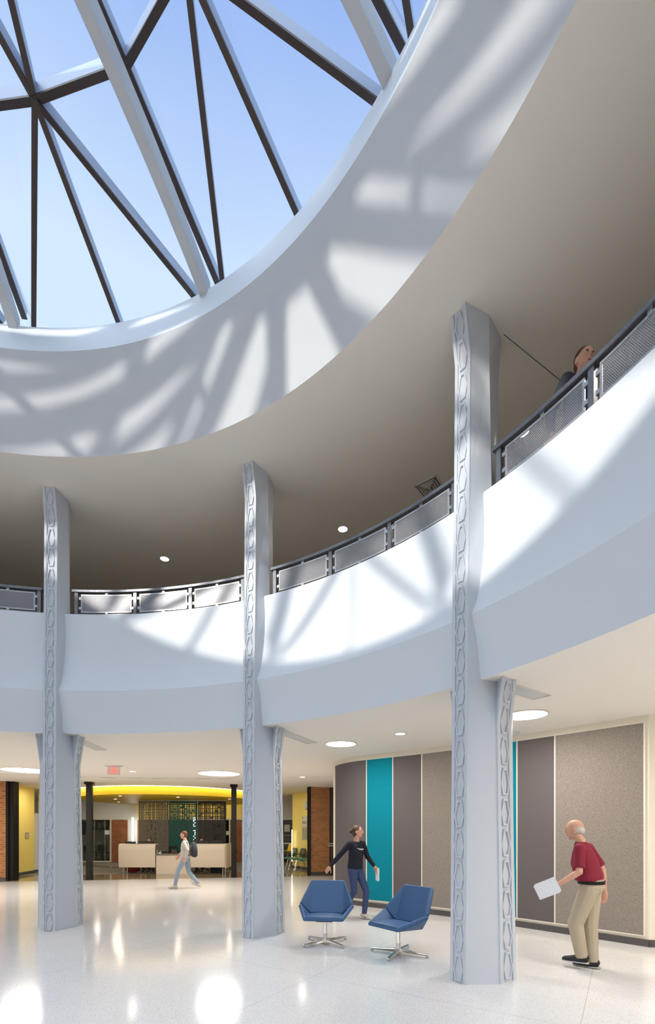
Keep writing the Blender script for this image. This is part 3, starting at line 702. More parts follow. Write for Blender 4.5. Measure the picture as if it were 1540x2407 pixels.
bm = nb(); bar(bm, (0, -.038, 0), (.05, -.038, .06), .01, .004, up=(0, 1, 0)); bar(bm, (0, -.038, 0), (.02, -.038, -.11), .007, .004, up=(0, 1, 0)); obj('hands', bm, 'signtxt', t, world=False)
# back wall of reception with storefront and doors
YB = 24.2
def bw(x0, x1, z0, z1, m_, name='wall_back', y=0.0, th=.1):
    bm = nb(); box(bm, ((X(x0, YB)+X(x1, YB))/2, YB+y+th/2, (z0+z1)/2), (X(x1, YB)-X(x0, YB), th, z1-z0)); return struct(name, bm, m_)
bw(60, 322, 2.2, ZS, 'white'); bw(303.5, 324, 0, 2.2, 'white'); bw(322, 532, 2.2, ZS, 'yellow'); bw(530, 664, 2.2, ZS, 'yellow'); bw(664, 800, 2.2, ZS, 'white')
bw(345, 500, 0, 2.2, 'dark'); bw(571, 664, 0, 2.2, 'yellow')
bw(60, 800, 2.18, 2.25, 'frame', 'trim_6', -.03, .06)
for x in (186, 260.5, 302, 322, 540, 571): bw(x-1.6, x+1.6, 0, 2.2, 'frame', 'trim_6', -.03, .06)
bw(186, 260, 0, .07, 'frame', 'trim_6', -.03, .06)
for i, (x0, x1, hx) in enumerate(((262, 301, 265.5), (324, 345, 0), (542, 570, 546))):
    dd = bw(x0, x1, .01, 2.17, 'walnut', 'door_%d' % (i+2), 0, .06)
    if hx:
        bm = nb(); c = Vector((X(hx, YB), YB-.03, 1.03)); cyl(bm, c+Vector((0, 0, -.03)), .028, .06, 12); bar(bm, c, c+Vector((.09, -.02, 0)), .02, .02); obj('door_handle', bm, 'chrome', dd)
# glazed office front (left) with a dark room behind
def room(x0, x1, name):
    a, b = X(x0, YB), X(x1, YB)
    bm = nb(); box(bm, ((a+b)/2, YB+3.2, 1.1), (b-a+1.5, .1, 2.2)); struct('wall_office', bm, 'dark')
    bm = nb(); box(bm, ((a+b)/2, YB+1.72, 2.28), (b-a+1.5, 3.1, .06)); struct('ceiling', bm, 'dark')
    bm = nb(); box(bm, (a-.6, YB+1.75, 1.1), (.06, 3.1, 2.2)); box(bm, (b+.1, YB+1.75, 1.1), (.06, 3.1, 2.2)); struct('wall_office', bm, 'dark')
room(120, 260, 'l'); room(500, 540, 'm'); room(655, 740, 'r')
def pane(x0, x1, n, mull=()):
    bm = nb(); a, b = X(x0, YB), X(x1, YB); box(bm, ((a+b)/2, YB+.03, 1.12), (b-a, .012, 2.1)); w = struct('window_%d' % n, bm, 'sglass')
    for x in mull:
        bm = nb(); box(bm, (X(x, YB), YB+.02, 1.12), (.03, .05, 2.1)); obj('mullion', bm, 'steel', w)
pane(120, 259, 2, (222, 247)); pane(532, 539, 3); pane(664, 740, 4)
bm = nb(); box(bm, (X(252, YB), YB-.01, 1.53), (.25, .008, .22)); tag(obj('posted_notice', bm, 'paper'), 'white paper notice taped to the office glass beside the brown door', 'notice')
bm = nb(); box(bm, (X(535, YB), YB-.01, 1.5), (.14, .008, .20)); tag(obj('posted_notice', bm, 'signw'), 'pale notice beside the right brown door', 'notice')
t = thing('wall_poster', 'framed blue poster on the office wall at left behind the glass', 'poster', (X(193, 24.9), 24.9, 1.75))
bm = nb(); box(bm, (0, 0, 0), (.42, .03, .70)); obj('frame', bm, 'black', t, world=False)
bm = nb(); box(bm, (0, -.02, .08), (.32, .01, .36)); obj('print', bm, 'poster', t, world=False)
t = thing('pin_board', 'pin board with papers in the dark office behind the glass', 'notice board', (X(234, 25.9), 25.9, 1.95))
bm = nb(); box(bm, (0, 0, 0), (.9, .03, .55)); obj('board', bm, 'desktop', t, world=False)
bm = nb()
for k in range(3): box(bm, (-.28+.28*k, -.02, .03*(-1)**k), (.2, .006, .3))
obj('papers', bm, 'signw', t, world=False)
t = thing('office_table', 'small side table with a lamp in the dark office behind the glass', 'table', (X(233, 25.6), 25.6, 0))
bm = nb(); box(bm, (0, 0, .74), (.6, .5, .03)); obj('tabletop', bm, 'desktop', t, world=False)
for sx in (-.25, .25):
    for sy in (-.2, .2): bm = nb(); box(bm, (sx, sy, .36), (.04, .04, .73)); obj('leg', bm, 'desktop', t, world=False)
bm = nb(); ell(bm, (X(233, 25.6), 25.6, .905), (.14, .12, .15)); ell(bm, (X(233, 25.6)-.04, 25.6, 1.06), (.09, .09, .07)); tag(obj('soft_toy', bm, 'grey_l'), 'small pale stuffed ornament on the office side table', 'ornament')
# white-legged visitor chairs behind the glass
def visitor(loc, rz, lab):
    t = thing('visitor_chair', lab, 'chair', loc, rz, None)
    bm = nb(); box(bm, (0, 0, .46), (.46, .45, .05)); obj('seat', bm, 'blackf', t, world=False, bevel=.02)
    bm = nb(); box(bm, (0, .24, .70), (.44, .04, .34)); obj('backrest', bm, 'blackf', t, world=False, bevel=.015)
    for sx in (-.22, .22):
        bm = nb(); tube(bm, [(sx, -.24, 0), (sx, -.05, .46), (sx, .26, .78)], .014, 8); obj('leg', bm, 'grey_l', t, world=False)
        bm = nb(); tube(bm, [(sx, .28, 0), (sx, .06, .46)], .014, 8); obj('leg', bm, 'grey_l', t, world=False)
visitor((X(213, 24.9), 24.9, 0), 2.9, 'white-legged visitor chair at the left of the office glass')
visitor((X(243, 24.9), 24.9, 0), 3.3, 'white-legged visitor chair beside the brown door behind glass')
# vertical light tubes
for px, py, lab in ((312, 23.9, 'bright vertical tube light beside the brown door'), (457, 23.9, 'bright vertical tube light seen through the teal screen'), (686.5, 20.15, 'thin vertical tube light at the edge of the right yellow wall')):
    t = thing('tube_light', lab, 'wall light', (X(px, py), py, .3 if px > 600 else .95)); w = .03 if px > 600 else .10; h = 1.35
    bm = nb(); cyl(bm, (0, 0, 0), w/2, h, 14); obj('tube', bm, 'tube', t, world=False)
    bm = nb(); cyl(bm, (0, 0, -.03), w/2+.008, .03, 14); cyl(bm, (0, 0, h), w/2+.008, .03, 14); obj('end_cap', bm, 'steel', t, world=False)

# yellow canopy
cc = Vector((-6.85, 20.25)); CR = 3.62; ct = thing('yellow_canopy', 'round yellow canopy glowing under the ceiling above the reception desk', 'canopy', (cc.x, cc.y, 2.9))
bm = nb(); revolve(bm, [(.01, 2.93), (CR-.05, 2.92), (CR, 2.92), (CR, 3.20), (CR-.05, 3.20), (CR-.05, 2.98), (.01, 2.98)], 0, 360, 96, cc); obj('canopy_shell', bm, 'yellow2', ct, smooth=True, auto=30)
bm = nb(); revolve(bm, [(CR, 2.905), (CR+.012, 2.905), (CR+.012, 2.93), (CR, 2.93), (CR, 2.905)], 0, 360, 96, cc); obj('rim_trim', bm, 'yellow2', ct)
# ring of ceiling recess washing the canopy face
bm = nb(); revolve(bm, [(CR+.05, ZS-.006), (CR+.12, ZS-.006)], 0, 360, 96, cc); tag(obj('cove_light', bm, 'cove'), 'ring of light in the ceiling around the yellow canopy', 'cove light')
for k in range(8):
    a = 45*k+20; r = 2.2 if k % 2 else 2.9
    p = cc+Vector((r*math.sin(math.radians(a)), r*math.cos(math.radians(a)))); downlight(p, 2.918, .06, 'small downlight in the underside of the yellow canopy', 5, 'downlights in the yellow canopy', (1, .88, .7))
for x, y, w in ((-10.6, 20.6, 50), (-10.35, 17.0, 110), (-2.2, 18.6, 60), (-2.6, 21.3, 60), (-11.2, 22.6, 60), (-5.0, 23.2, 50), (-8.5, 23.2, 50)):  # downlights added to brighten the yellow walls and the reception
    downlight((x, y), ZS, .12, 'small downlight added to brighten the edge of the reception zone', w*.14, 'added fill downlights around the reception zone')
# perforated hanging screens
def screen(px0, px1, m_, lab, seed, Y=20.3, z0=.72, z1=2.9):
    rnd = random.Random(seed); x0, x1 = X(px0, Y), X(px1, Y); t = thing('hanging_screen', lab, 'screen', ((x0+x1)/2, Y, z0))
    W_ = x1-x0; xs = [0.0, .06]; hz = []
    while xs[-1] < W_-.10:
        w = rnd.choice((.02, .03, .045, .07)); g = rnd.choice((.02, .03, .04)); xs += [xs[-1]+w, xs[-1]+w+g]
    xs = xs[:-1]+[W_]
    zs = [0.0, .05]
    while zs[-1] < (z1-z0)-.10:
        w = rnd.choice((.02, .03, .045)); g = rnd.choice((.018, .025, .04)); zs += [zs[-1]+w, zs[-1]+w+g]
    zs = zs[:-1]+[z1-z0]
    bm = nb(); V = {}
    def v(i, j, k):
        if (i, j, k) not in V: V[i, j, k] = bm.verts.new((xs[i]-W_/2, k*.02, zs[j]))
        return V[i, j, k]
    H = set()
    for i in range(1, len(xs)-1, 2):
        for j in range(1, len(zs)-1, 2):
            f = zs[j]/(z1-z0); pr = .92 if f > .6 else .5
            if rnd.random() < pr: H.add((i, j))
    for i in range(len(xs)-1):
        for j in range(len(zs)-1):
            if (i, j) in H:
                bm.faces.new((v(i, j, 0), v(i+1, j, 0), v(i+1, j, 1), v(i, j, 1))); bm.faces.new((v(i, j+1, 0), v(i, j+1, 1), v(i+1, j+1, 1), v(i+1, j+1, 0)))
                bm.faces.new((v(i, j, 0), v(i, j, 1), v(i, j+1, 1), v(i, j+1, 0))); bm.faces.new((v(i+1, j, 0), v(i+1, j+1, 0), v(i+1, j+1, 1), v(i+1, j, 1)))
            else:
                bm.faces.new((v(i, j, 0), v(i, j+1, 0), v(i+1, j+1, 0), v(i+1, j, 0))); bm.faces.new((v(i, j, 1), v(i+1, j, 1), v(i+1, j+1, 1), v(i, j+1, 1)))
    obj('pierced_sheet', bm, m_, t, world=False, normals=False)
    bm = nb(); box(bm, (0, .01, z1-z0+.008), (W_, .05, .02)); obj('top_track', bm, 'steel', t, world=False)
screen(326, 396, 'scr_grey', 'taupe pierced hanging screen, left of three behind the reception desk', 1)
screen(397.5, 464, 'scr_teal', 'teal pierced hanging screen, middle of three behind the reception desk', 2)
screen(465.5, 531, 'scr_black', 'black pierced hanging screen, right of three behind the reception desk', 3)

# ================================================================== RECEPTION DESK
YD = 17.45
t = thing('reception_desk', 'pale laminate reception desk with a low middle counter', 'desk', (X(405, YD), YD, 0))
def dpart(name, x0, x1, y, d, z0, z1, m_, bv=0):
    bm = nb(); a, b = X(x0, YD), X(x1, YD); box(bm, ((a+b)/2, YD+y+d/2, (z0+z1)/2), (b-a, d, z1-z0)); return obj(name, bm, m_, t, bevel=bv)
dpart('low_front_panel', 367, 448.5, 0, .04, 0, .70, 'desk', .004)
dpart('low_counter', 366, 449.5, -.03, .75, .70, .745, 'desktop', .006)
for a, b in ((280, 366), (449.5, 529.5)):
    bm = nb(); x0, x1 = X(a, YD), X(b, YD); pr = [(-.02, .25), (-.05, .40), (-.055, .9), (-.05, 1.06), (-.02, 1.11), (.05, 1.125), (.30, 1.125), (.30, 1.10), (.04, 1.10), (-.01, 1.04), (-.025, .9), (-.02, .40), (0, .25)]
    A = [bm.verts.new((x0, YD+y, z)) for y, z in pr]; B = [bm.verts.new((x1, YD+y, z)) for y, z in pr]
    for k in range(len(pr)): q = (k+1) % len(pr); bm.faces.new((A[k], A[q], B[q], B[k]))
    bm.faces.new(A); bm.faces.new(B[::-1]); obj('curved_front_panel', bm, 'desk', t, smooth=True, auto=40)
dpart('side_edge', 278, 280, 0, .30, .25, 1.12, 'deskedge'); dpart('side_panel', 530, 532, -.02, .9, .22, 1.14, 'desk')
dpart('worktop', 282, 366, .05, .75, .70, .735, 'desktop'); dpart('worktop', 450, 530, .05, .75, .70, .735, 'desktop')
for x in (287, 296, 522, 528):
    bm = nb(); cyl(bm, (X(x, YD), YD+.12, 0), .02, .72, 12); obj('leg', bm, 'steel', t)
# things on the desk
def monitor(px0, px1, Y, ztop, lab, dz=.0):
    x0, x1 = X(px0, Y), X(px1, Y); t = thing('monitor', lab, 'monitor', ((x0+x1)/2, Y, .735))
    bm = nb(); box(bm, (0, 0, ztop-.735-.18), (x1-x0, .04, .36)); obj('screen_housing', bm, 'plasticb', t, world=False, bevel=.01)
    bm = nb(); box(bm, (0, .03, .07), (.05, .03, .14)); box(bm, (0, .03, .008), (.22, .18, .016)); obj('stand', bm, 'plasticb', t, world=False)
monitor(295, 319, 17.9, 1.205, 'small black monitor on the left end of the reception desk'); monitor(325, 362, 17.95, 1.215, 'wide black monitor beside the low counter on the left')
monitor(454, 490, 17.9, 1.245, 'wide black monitor in front of the seated receptionist'); monitor(490.5, 523, 17.95, 1.235, 'black monitor at the right end of the reception desk')
t = thing('hand_sanitizer', 'clear pump bottle on the low reception counter', 'bottle', (X(369.2, 17.62), 17.62, .745))
bm = nb(); cyl(bm, (0, 0, 0), .028, .11, 14); obj('bottle', bm, 'grey_l', t, world=False); bm = nb(); cyl(bm, (0, 0, .11), .01, .04, 10); box(bm, (.015, 0, .15), (.05, .014, .012)); obj('pump', bm, 'paper', t, world=False)
t = thing('tissue_box', 'tissue box with a white tissue on the low counter', 'tissue box', (X(376, 17.6), 17.6, .745), .2)
bm = nb(); box(bm, (0, 0, .03), (.11, .11, .06)); obj('carton', bm, 'signw', t, world=False, bevel=.004)
bm = nb(); tube(bm, [(0, 0, .06), (.01, 0, .09), (.04, 0, .13)], [(.012, .03), (.02, .035), (.005, .05)], 10); obj('tissue', bm, 'paper', t, world=False)
t = thing('leaflet_holder', 'clear acrylic leaflet holder on the low reception counter', 'leaflet holder', (X(410, 17.6), 17.6, .745))
bm = nb(); box(bm, (0, 0, .09), (.21, .008, .18)); box(bm, (0, .04, .004), (.21, .08, .008)); obj('acrylic', bm, 'exitplate', t, world=False)
bm = nb(); box(bm, (0, .01, .03), (.17, .004, .04)); obj('card', bm, 'red', t, world=False)
t = thing('duffel_bag', 'dark red bag on the floor under the left desk', 'bag', (X(312, 18.05), 18.05, 0), .2)
bm = nb(); ell(bm, (0, 0, .15), (.28, .15, .15)); obj('body', bm, 'red', t, world=False, smooth=True)
bm = nb(); tube(bm, [(-.1, 0, .27), (-.08, 0, .36), (.08, 0, .36), (.1, 0, .27)], .012, 8); obj('handle', bm, 'blackf', t, world=False)
bm = nb(); box(bm, (X(510, 18.1), 18.1, .20), (.42, .35, .40)); tag(obj('storage_box', bm, 'olive', bevel=.015), 'dark blue box on the floor under the right desk', 'box')
def office_chair(loc, rz, lab):
    t = thing('office_chair', lab, 'office chair', loc, rz)
    bm = nb(); ell(bm, (0, 0, .48), (.25, .25, .05)); obj('seat', bm, 'blackf', t, world=False, smooth=True)
    bm = nb(); tube(bm, [(0, -.22, .55), (0, -.27, .75), (0, -.24, .98)], [(.03, .2), (.03, .23), (.02, .19)], 16, flat=(0, 1, 0)); obj('backrest', bm, 'blackf', t, world=False, smooth=True)
    bm = nb(); tube(bm, [(0, -.24, .6), (0, -.26, .5), (0, -.1, .44)], .02, 8); obj('back_bracket', bm, 'plasticb', t, world=False)
    bm = nb(); cyl(bm, (0, 0, .08), .03, .37, 12); obj('gas_lift', bm, 'plasticb', t, world=False)
    bm = nb()
    for k in range(5):
        a = 2*PI*k/5; bar(bm, (0, 0, .11), (.3*math.cos(a), .3*math.sin(a), .07), .05, .03)
    obj('base', bm, 'plasticb', t, world=False)
    for k in range(5):
        a = 2*PI*k/5; bm = nb(); ell(bm, (.3*math.cos(a), .3*math.sin(a), .032), (.03, .03, .032)); obj('caster', bm, 'plasticb', t, world=False)
    for s in (-1, 1):
        bm = nb(); tube(bm, [(s*.2, 0, .46), (s*.29, 0, .5), (s*.29, 0, .68)], .015, 8); box(bm, (s*.29, .02, .69), (.06, .26, .03)); obj('armrest', bm, 'plasticb', t, world=False)
    return t
office_chair((X(346, 18.75), 18.75, 0), PI+.2, 'black office chair under the left side of the reception desk')
office_chair((X(398, 18.9), 18.9, 0), PI-.3, 'black office chair behind the low middle counter')
office_chair((X(478, 18.7), 18.7, 0), PI, 'black office chair of the seated receptionist on the right')
office_chair((X(538, 19.6), 19.6, 0), 1.3, 'office chair standing right of the reception desk end')

# green waiting chairs
def waiting(loc, rz, lab):
    t = thing('waiting_chair', lab, 'chair', loc, rz)
    bm = nb(); ell(bm, (0, 0, .45), (.25, .24, .055)); obj('seat', bm, 'green', t, world=False, smooth=True)
    bm = nb(); tube(bm, [(0, .20, .52), (0, .25, .68), (0, .29, .86)], [(.02, .19), (.015, .215), (.012, .17)], 14, flat=(0, 1, 0)); obj('backrest', bm, 'mesh', t, world=False, smooth=True)
    bm = nb(); tube(bm, [(-.20, .22, .5), (-.22, .26, .7), (-.18, .30, .87), (.18, .30, .87), (.22, .26, .7), (.20, .22, .5)], .013, 8); obj('back_frame', bm, 'plasticb', t, world=False)
    for s in (-1, 1):
        bm = nb(); tube(bm, [(s*.24, -.27, 0), (s*.25, -.15, .42), (s*.25, .05, .44)], .012, 8); obj('leg', bm, 'chrome', t, world=False)
        bm = nb(); tube(bm, [(s*.24, .30, 0), (s*.25, .12, .43)], .012, 8); obj('leg', bm, 'chrome', t, world=False)
        bm = nb(); tube(bm, [(s*.26, .1, .44), (s*.29, .12, .66), (s*.29, -.2, .67)], .015, 8); obj('armrest', bm, 'plasticb', t, world=False)
    return t
for i, (px, Y, lab) in enumerate(((678.5, 19.97, 'green-seated waiting chair nearest the middle column'), (698, 19.35, 'green-seated waiting chair, middle of the three by the yellow wall'), (714, 18.8, 'green-seated waiting chair nearest the brick pier'))):
    waiting((X(px, Y), Y, 0), math.radians(-58), lab)
t = thing('yellow_stool', 'yellow plastic shell chair on tall legs in front of the dark glass', 'chair', (X(676, 22.3), 22.3, 0), -.7)
bm = nb(); tube(bm, [(0, -.2, .68), (0, .02, .64), (0, .2, .70), (0, .26, .92), (0, .27, 1.02)], [(.012, .18), (.015, .21), (.015, .22), (.012, .21), (.01, .15)], 14, flat=(0, 0, 1)); obj('shell', bm, 'ychair', t, world=False, smooth=True)
for sx in (-1, 1):
    for sy in (-1, 1): bm = nb(); tube(bm, [(sx*.13, sy*.12, .64), (sx*.22, sy*.22, 0)], .013, 8); obj('leg', bm, 'chrome', t, world=False)
t = thing('shelf_table', 'white high table behind the yellow chair', 'table', (X(690, 23.2), 23.2, 0))
bm = nb(); box(bm, (0, 0, 1.0), (1.2, .5, .04)); obj('tabletop', bm, 'paper', t, world=False)
for sx in (-.5, .5): bm = nb(); cyl(bm, (sx, 0, 0), .02, .98, 10); obj('leg', bm, 'steel', t, world=False)
t = thing('office_bookcase', 'dark bookcase in the office behind the yellow chair', 'bookcase', (X(676, 26), 26, 0))
bm = nb(); box(bm, (0, .15, 1.0), (1.1, .03, 2.0)); box(bm, (-.55, 0, 1), (.03, .3, 2)); box(bm, (.55, 0, 1), (.03, .3, 2)); obj('carcass', bm, 'plasticb', t, world=False)
for k in range(4): bm = nb(); box(bm, (0, 0, .4+.48*k), (1.08, .3, .025)); obj('shelf', bm, 'steel', t, world=False)
bm = nb(); box(bm, (X(675, YB), YB-.02, 1.75), (.28, .01, .36)); tag(obj('posted_notice', bm, 'signw'), 'pale notice on the dark glass above the yellow chair', 'notice')

# ================================================================== BLUE SWIVEL CHAIRS
def lounge(loc, rz, legrot, lab):
    t = thing('swivel_chair', lab, 'chair', loc, rz)
    FL, FR = (-.250, .295, .425), (.250, .295, .425); BL, BR = (-.240, -.174, .400), (.240, -.174, .400)
    AL, AR = (-.372, -.124, .556), (.372, -.124, .556); TL, TR = (-.242, -.350, .872), (.242, -.350, .872)
    def shell(name, polys, centre, th):
        bm = nb(); V = {}
        def g(p):
            if p not in V: V[p] = bm.verts.new(p)
            return V[p]
        for P in polys: bm.faces.new([g(p) for p in P])
        bmesh.ops.recalc_face_normals(bm, faces=bm.faces)
        f = bm.faces[:][0]; f.normal_update()
        if f.normal.dot(Vector(centre)-f.calc_center_median()) < 0: bmesh.ops.reverse_faces(bm, faces=bm.faces)
        o = obj(name, bm, 'blue', t, world=False, smooth=True, normals=False)
        s = o.modifiers.new('thick', 'SOLIDIFY'); s.thickness = th; s.offset = -1; s.use_even_offset = True; s.use_quality_normals = True
        b = o.modifiers.new('bevel', 'BEVEL'); b.width = .018; b.segments = 4; b.limit_method = 'ANGLE'; b.angle_limit = math.radians(20)
        w = o.modifiers.new('wn', 'WEIGHTED_NORMAL'); return o
    for sg in (-1, 1):
        bm = nb(); bar(bm, (sg*.240, -.185, .385), (sg*.355, -.150, .515), .026, .026); obj('seam_gusset', bm, 'plasticb', t, world=False)
    BLu, BRu = (-.236, -.155, .408), (.236, -.155, .408); ALu, ARu = (-.370, -.104, .560), (.370, -.104, .560)
    shell('seat_shell', [(FL, FR, BR, BL), (FR, AR, BR), (FL, BL, AL)], (0, .1, .9), .055)
    shell('backrest_shell', [(BLu, BRu, TR, TL), (BRu, ARu, TR), (BLu, TL, ALu)], (0, .3, .8), .05)
    bm = nb(); tube(bm, [(-.25, .33, .428), (0, .335, .445), (.25, .33, .428)], [(.012, .02), (.02, .03), (.012, .02)], 10)
    bm.free()
    bm = nb(); n = 10; V = []
    for i in range(n+1):
        row = []
        for j in range(n+1):
            u, v = i/n, j/n; w = .246*(1-v)+.232*v
            row.append(bm.verts.new((-w+2*w*u, .29-.445*v, .426-.018*v+.024*(math.sin(PI*u)*math.sin(PI*v))**.5)))
        V.append(row)
    for i in range(n):
        for j in range(n): bm.faces.new((V[i][j], V[i][j+1], V[i+1][j+1], V[i+1][j]))
    obj('seat_cushion', bm, 'blue', t, world=False, smooth=True)
    bm = nb(); box(bm, (0, .03, .350), (.24, .26, .03)); obj('underplate', bm, 'plasticb', t, world=False, bevel=.01)
    bm = nb(); cyl(bm, (0, 0, .03), .027, .33, 20); cyl(bm, (0, 0, .03), .038, .12, 20, r2=.030); obj('pedestal', bm, 'chrome', t, world=False, smooth=True, auto=40)
    for k in range(4):
        a = legrot-rz+PI/2*k; c, s_ = math.cos(a), math.sin(a)
        bm = nb(); pr = []
        for r, w, z0, z1 in ((.02, .055, .030, .078), (.20, .044, .030, .062), (.385, .034, .028, .050)):
            pr.append([bm.verts.new((c*r-s_*w/2*q, s_*r+c*w/2*q, z)) for q, z in ((-1, z0), (1, z0), (.75, z1), (-.75, z1))])
        for A, B in zip(pr, pr[1:]):
            for j in range(4): bm.faces.new((A[j], A[(j+1) % 4], B[(j+1) % 4], B[j]))
        bm.faces.new(pr[0]); bm.faces.new(pr[-1][::-1]); lg = obj('base_leg', bm, 'chrome', t, world=False, bevel=.006)
        bm = nb(); cyl(bm, (c*.375, s_*.375, 0), .019, .03, 14); obj('foot_glide', bm, 'steel', lg, world=False)
lounge((-.068, 6.665, 0), math.radians(174.4), math.radians(40), 'blue faceted swivel chair facing the viewer, beside the middle column')
lounge((.887, 6.085, 0), math.radians(126.5), math.radians(62), 'blue faceted swivel chair turned sideways, beside the nearest column')

# ================================================================== PEOPLE
def fuse(bm, name, m_, root, voxel=.008, smooth_it=4):
    """union of the closed shapes in bm into one continuous surface"""
    bmesh.ops.recalc_face_normals(bm, faces=bm.faces)
    me = bpy.data.meshes.new(name+'_src'); bm.to_mesh(me); bm.free()
    o = bpy.data.objects.new(name, me); COL.objects.link(o)
    r = o.modifiers.new('r', 'REMESH'); r.mode = 'VOXEL'; r.voxel_size = voxel; r.use_smooth_shade = True
    s = o.modifiers.new('s', 'SMOOTH'); s.factor = .5; s.iterations = smooth_it
    dg = bpy.context.evaluated_depsgraph_get(); me2 = bpy.data.meshes.new_from_object(o.evaluated_get(dg)); me2.name = name
    o.modifiers.clear(); o.data = me2; me2.materials.clear(); me2.materials.append(M[m_])
    for p in me2.polygons: p.use_smooth = True
    o.parent = root; return o
def hand(bm, w, d, palm_n, side, curl=.6, s=1.0):
    """hand from wrist w along d; palm_n = direction the palm faces; side = thumb side direction"""
    w, d, pn = Vector(w), Vector(d).normalized(), Vector(palm_n); pn = (pn-d*pn.dot(d)).normalized(); sd = Vector(side); sd = (sd-d*sd.dot(d)-pn*sd.dot(pn)).normalized()
    tube(bm, [w-d*.01, w+d*.03*s, w+d*.085*s], [(.019*s, .026*s), (.016*s, .038*s), (.012*s, .040*s)], 12, flat=pn)
    for i, (o, L) in enumerate(((.030, .070), (.010, .080), (-.010, .075), (-.029, .058))):
        p = w+d*.082*s+sd*o*s; dd = d.copy(); r = .0088*s
        for k, f in enumerate((.42, .33, .25)):
            dd = (dd+pn*curl*(.5+.35*k)).normalized(); q = p+dd*L*f*s; caps(bm, p, q, r, r*.9, 8); p = q; r *= .9
    p = w+d*.022*s+sd*.026*s; dd = (d*.75+sd*.75+pn*.35).normalized()
    for L in (.038, .030, .024):
        q = p+dd*L*s; caps(bm, p, q, .0105*s, .009*s, 8); p = q; dd = (dd+d*.35+pn*.2).normalized()
def person(name, label, loc, heading, J, look, hgt=1.72, seated=False):
    """J: joint positions, local frame +Y forward, +X right, Z up.  heading: degrees clockwise from +Y."""
    root = thing('person', label, 'person', loc, -math.radians(heading))
    V_ = lambda k: Vector(J[k]); s = hgt/1.72
    hd = V_('head'); face = Vector(look.get('face', (0, 1, 0))).normalized(); R = Vector((0, 1, 0)).rotation_difference(face).to_matrix()
    def hp(x, y, z): return hd + R @ Vector((x*s, y*s, z*s))
    bm = nb()
    ell(bm, hp(0, -.01, .025), (.074*s, .094*s, .092*s), R, 24, 16); ell(bm, hp(0, .022, -.045), (.056*s, .064*s, .066*s), R, 20, 12)
    tube(bm, [hp(0, .082, .03), hp(0, .105, -.012), hp(0, .085, -.022)], [(.008*s, .008*s), (.014*s, .015*s), (.010*s, .012*s)], 8)
    for q in (-1, 1):
        ell(bm, hp(q*.075, -.012, -.002), (.010*s, .022*s, .032*s), R); ell(bm, hp(q*.03, .078, .032), (.018*s, .012*s, .010*s), R, 10, 8)
    ell(bm, hp(0, .072, -.052), (.022*s, .012*s, .012*s), R, 10, 8); ell(bm, hp(0, .062, -.092), (.020*s, .018*s, .016*s), R, 10, 8)
    tube(bm, [V_('neck')-Vector((0, 0, .04)), V_('neck')+Vector((0, 0, .02)), hp(0, -.015, -.06)], [.062*s, .052*s, .050*s], 14)
    for q in 'LR':
        sh, el, wr = V_('sh'+q), V_('el'+q), V_('wr'+q)
        caps(bm, sh, el, .046*s, .036*s); tube(bm, [el, el.lerp(wr, .3), wr], [.036*s, .038*s, .024*s]); ell(bm, el, .037*s); ell(bm, wr, .025*s)
        hn = J.get('hand'+q); dd = Vector(hn[0]) if hn else (wr-el); pn = Vector(hn[1]) if hn else Vector((-1 if q == 'R' else 1, 0, 0)); sd = Vector(hn[2]) if hn else Vector((0, 1, .2))
        hand(bm, wr, dd, pn, sd, hn[3] if hn else .30, s)
    ch, pv = V_('chest'), V_('pelvis')
    tube(bm, [pv-Vector((0, 0, .06)), pv, pv.lerp(ch, .5), ch, V_('neck')-Vector((0, 0, .05))], [(.09*s, .13*s), (.10*s, .15*s), (.09*s, .125*s), (.10*s, .16*s), (.06*s, .10*s)], 18, flat=(0, 1, 0))
    for q in 'LR':
        hp_, kn, an = V_('hip'+q), V_('kn'+q), V_('an'+q)
        caps(bm, hp_, kn, .082*s, .055*s); tube(bm, [kn, kn.lerp(an, .3), an], [.053*s, .056*s, .036*s]); ell(bm, kn, .055*s)
        caps(bm, an, an.lerp(V_('toe'+q), .45), .032*s, .020*s)
    body = fuse(bm, 'body', look.get('skin', 'skin'), root, .0065, 3)
    for q in (-1, 1):
        bm = nb(); ell(bm, hp(q*.03, .084, .024), (.011*s, .006*s, .006*s), R, 10, 8); obj('eye', bm, 'eye', root, world=False, smooth=True)
    bm = nb(); ell(bm, hp(0, .086, -.052), (.021*s, .006*s, .007*s), R, 10, 8); obj('lips', bm, 'lip', root, world=False, smooth=True)
    # top
    bm = nb(); e = .016*s; bw_ = look.get('wide', 1.0)
    shw = (V_('shR')-V_('shL')).length/2
    hem = pv.lerp(ch, look.get('hem', .05))
    tube(bm, [hem-Vector((0, 0, .05)), hem, pv.lerp(ch, .5), ch-Vector((0, 0, .02)), ch.lerp(V_('neck'), .55), V_('neck')-Vector((0, 0, .012))],
         [((.112*bw_+e)*s, (.155*bw_+e)*s), ((.115*bw_+e)*s, (.158*bw_+e)*s), ((.11*bw_+e)*s, .155*s*bw_), (.122*s*bw_, .178*s), (.102*s, shw*.90), (.066*s, .078*s)], 22, flat=(0, 1, 0))
    for q in 'LR':
        sh, el, wr = V_('sh'+q), V_('el'+q), V_('wr'+q)
        caps(bm, sh.lerp(V_('neck')-Vector((0, 0, .05)), .35), sh, .062*s, .060*s)
        if look.get('short'): tube(bm, [sh, sh.lerp(el, .45), sh.lerp(el, .85)], [.061*s, .060*s, .062*s]); ell(bm, sh, .061*s)
        else: tube(bm, [sh, sh.lerp(el, .5), el], [.060*s, .054*s, .050*s]); ell(bm, sh, .060*s); ell(bm, el, .050*s); tube(bm, [el, el.lerp(wr, .5), wr], [.050*s, .044*s, .034*s])
    top = fuse(bm, 'shirt', look['top'], root, .009, 5)
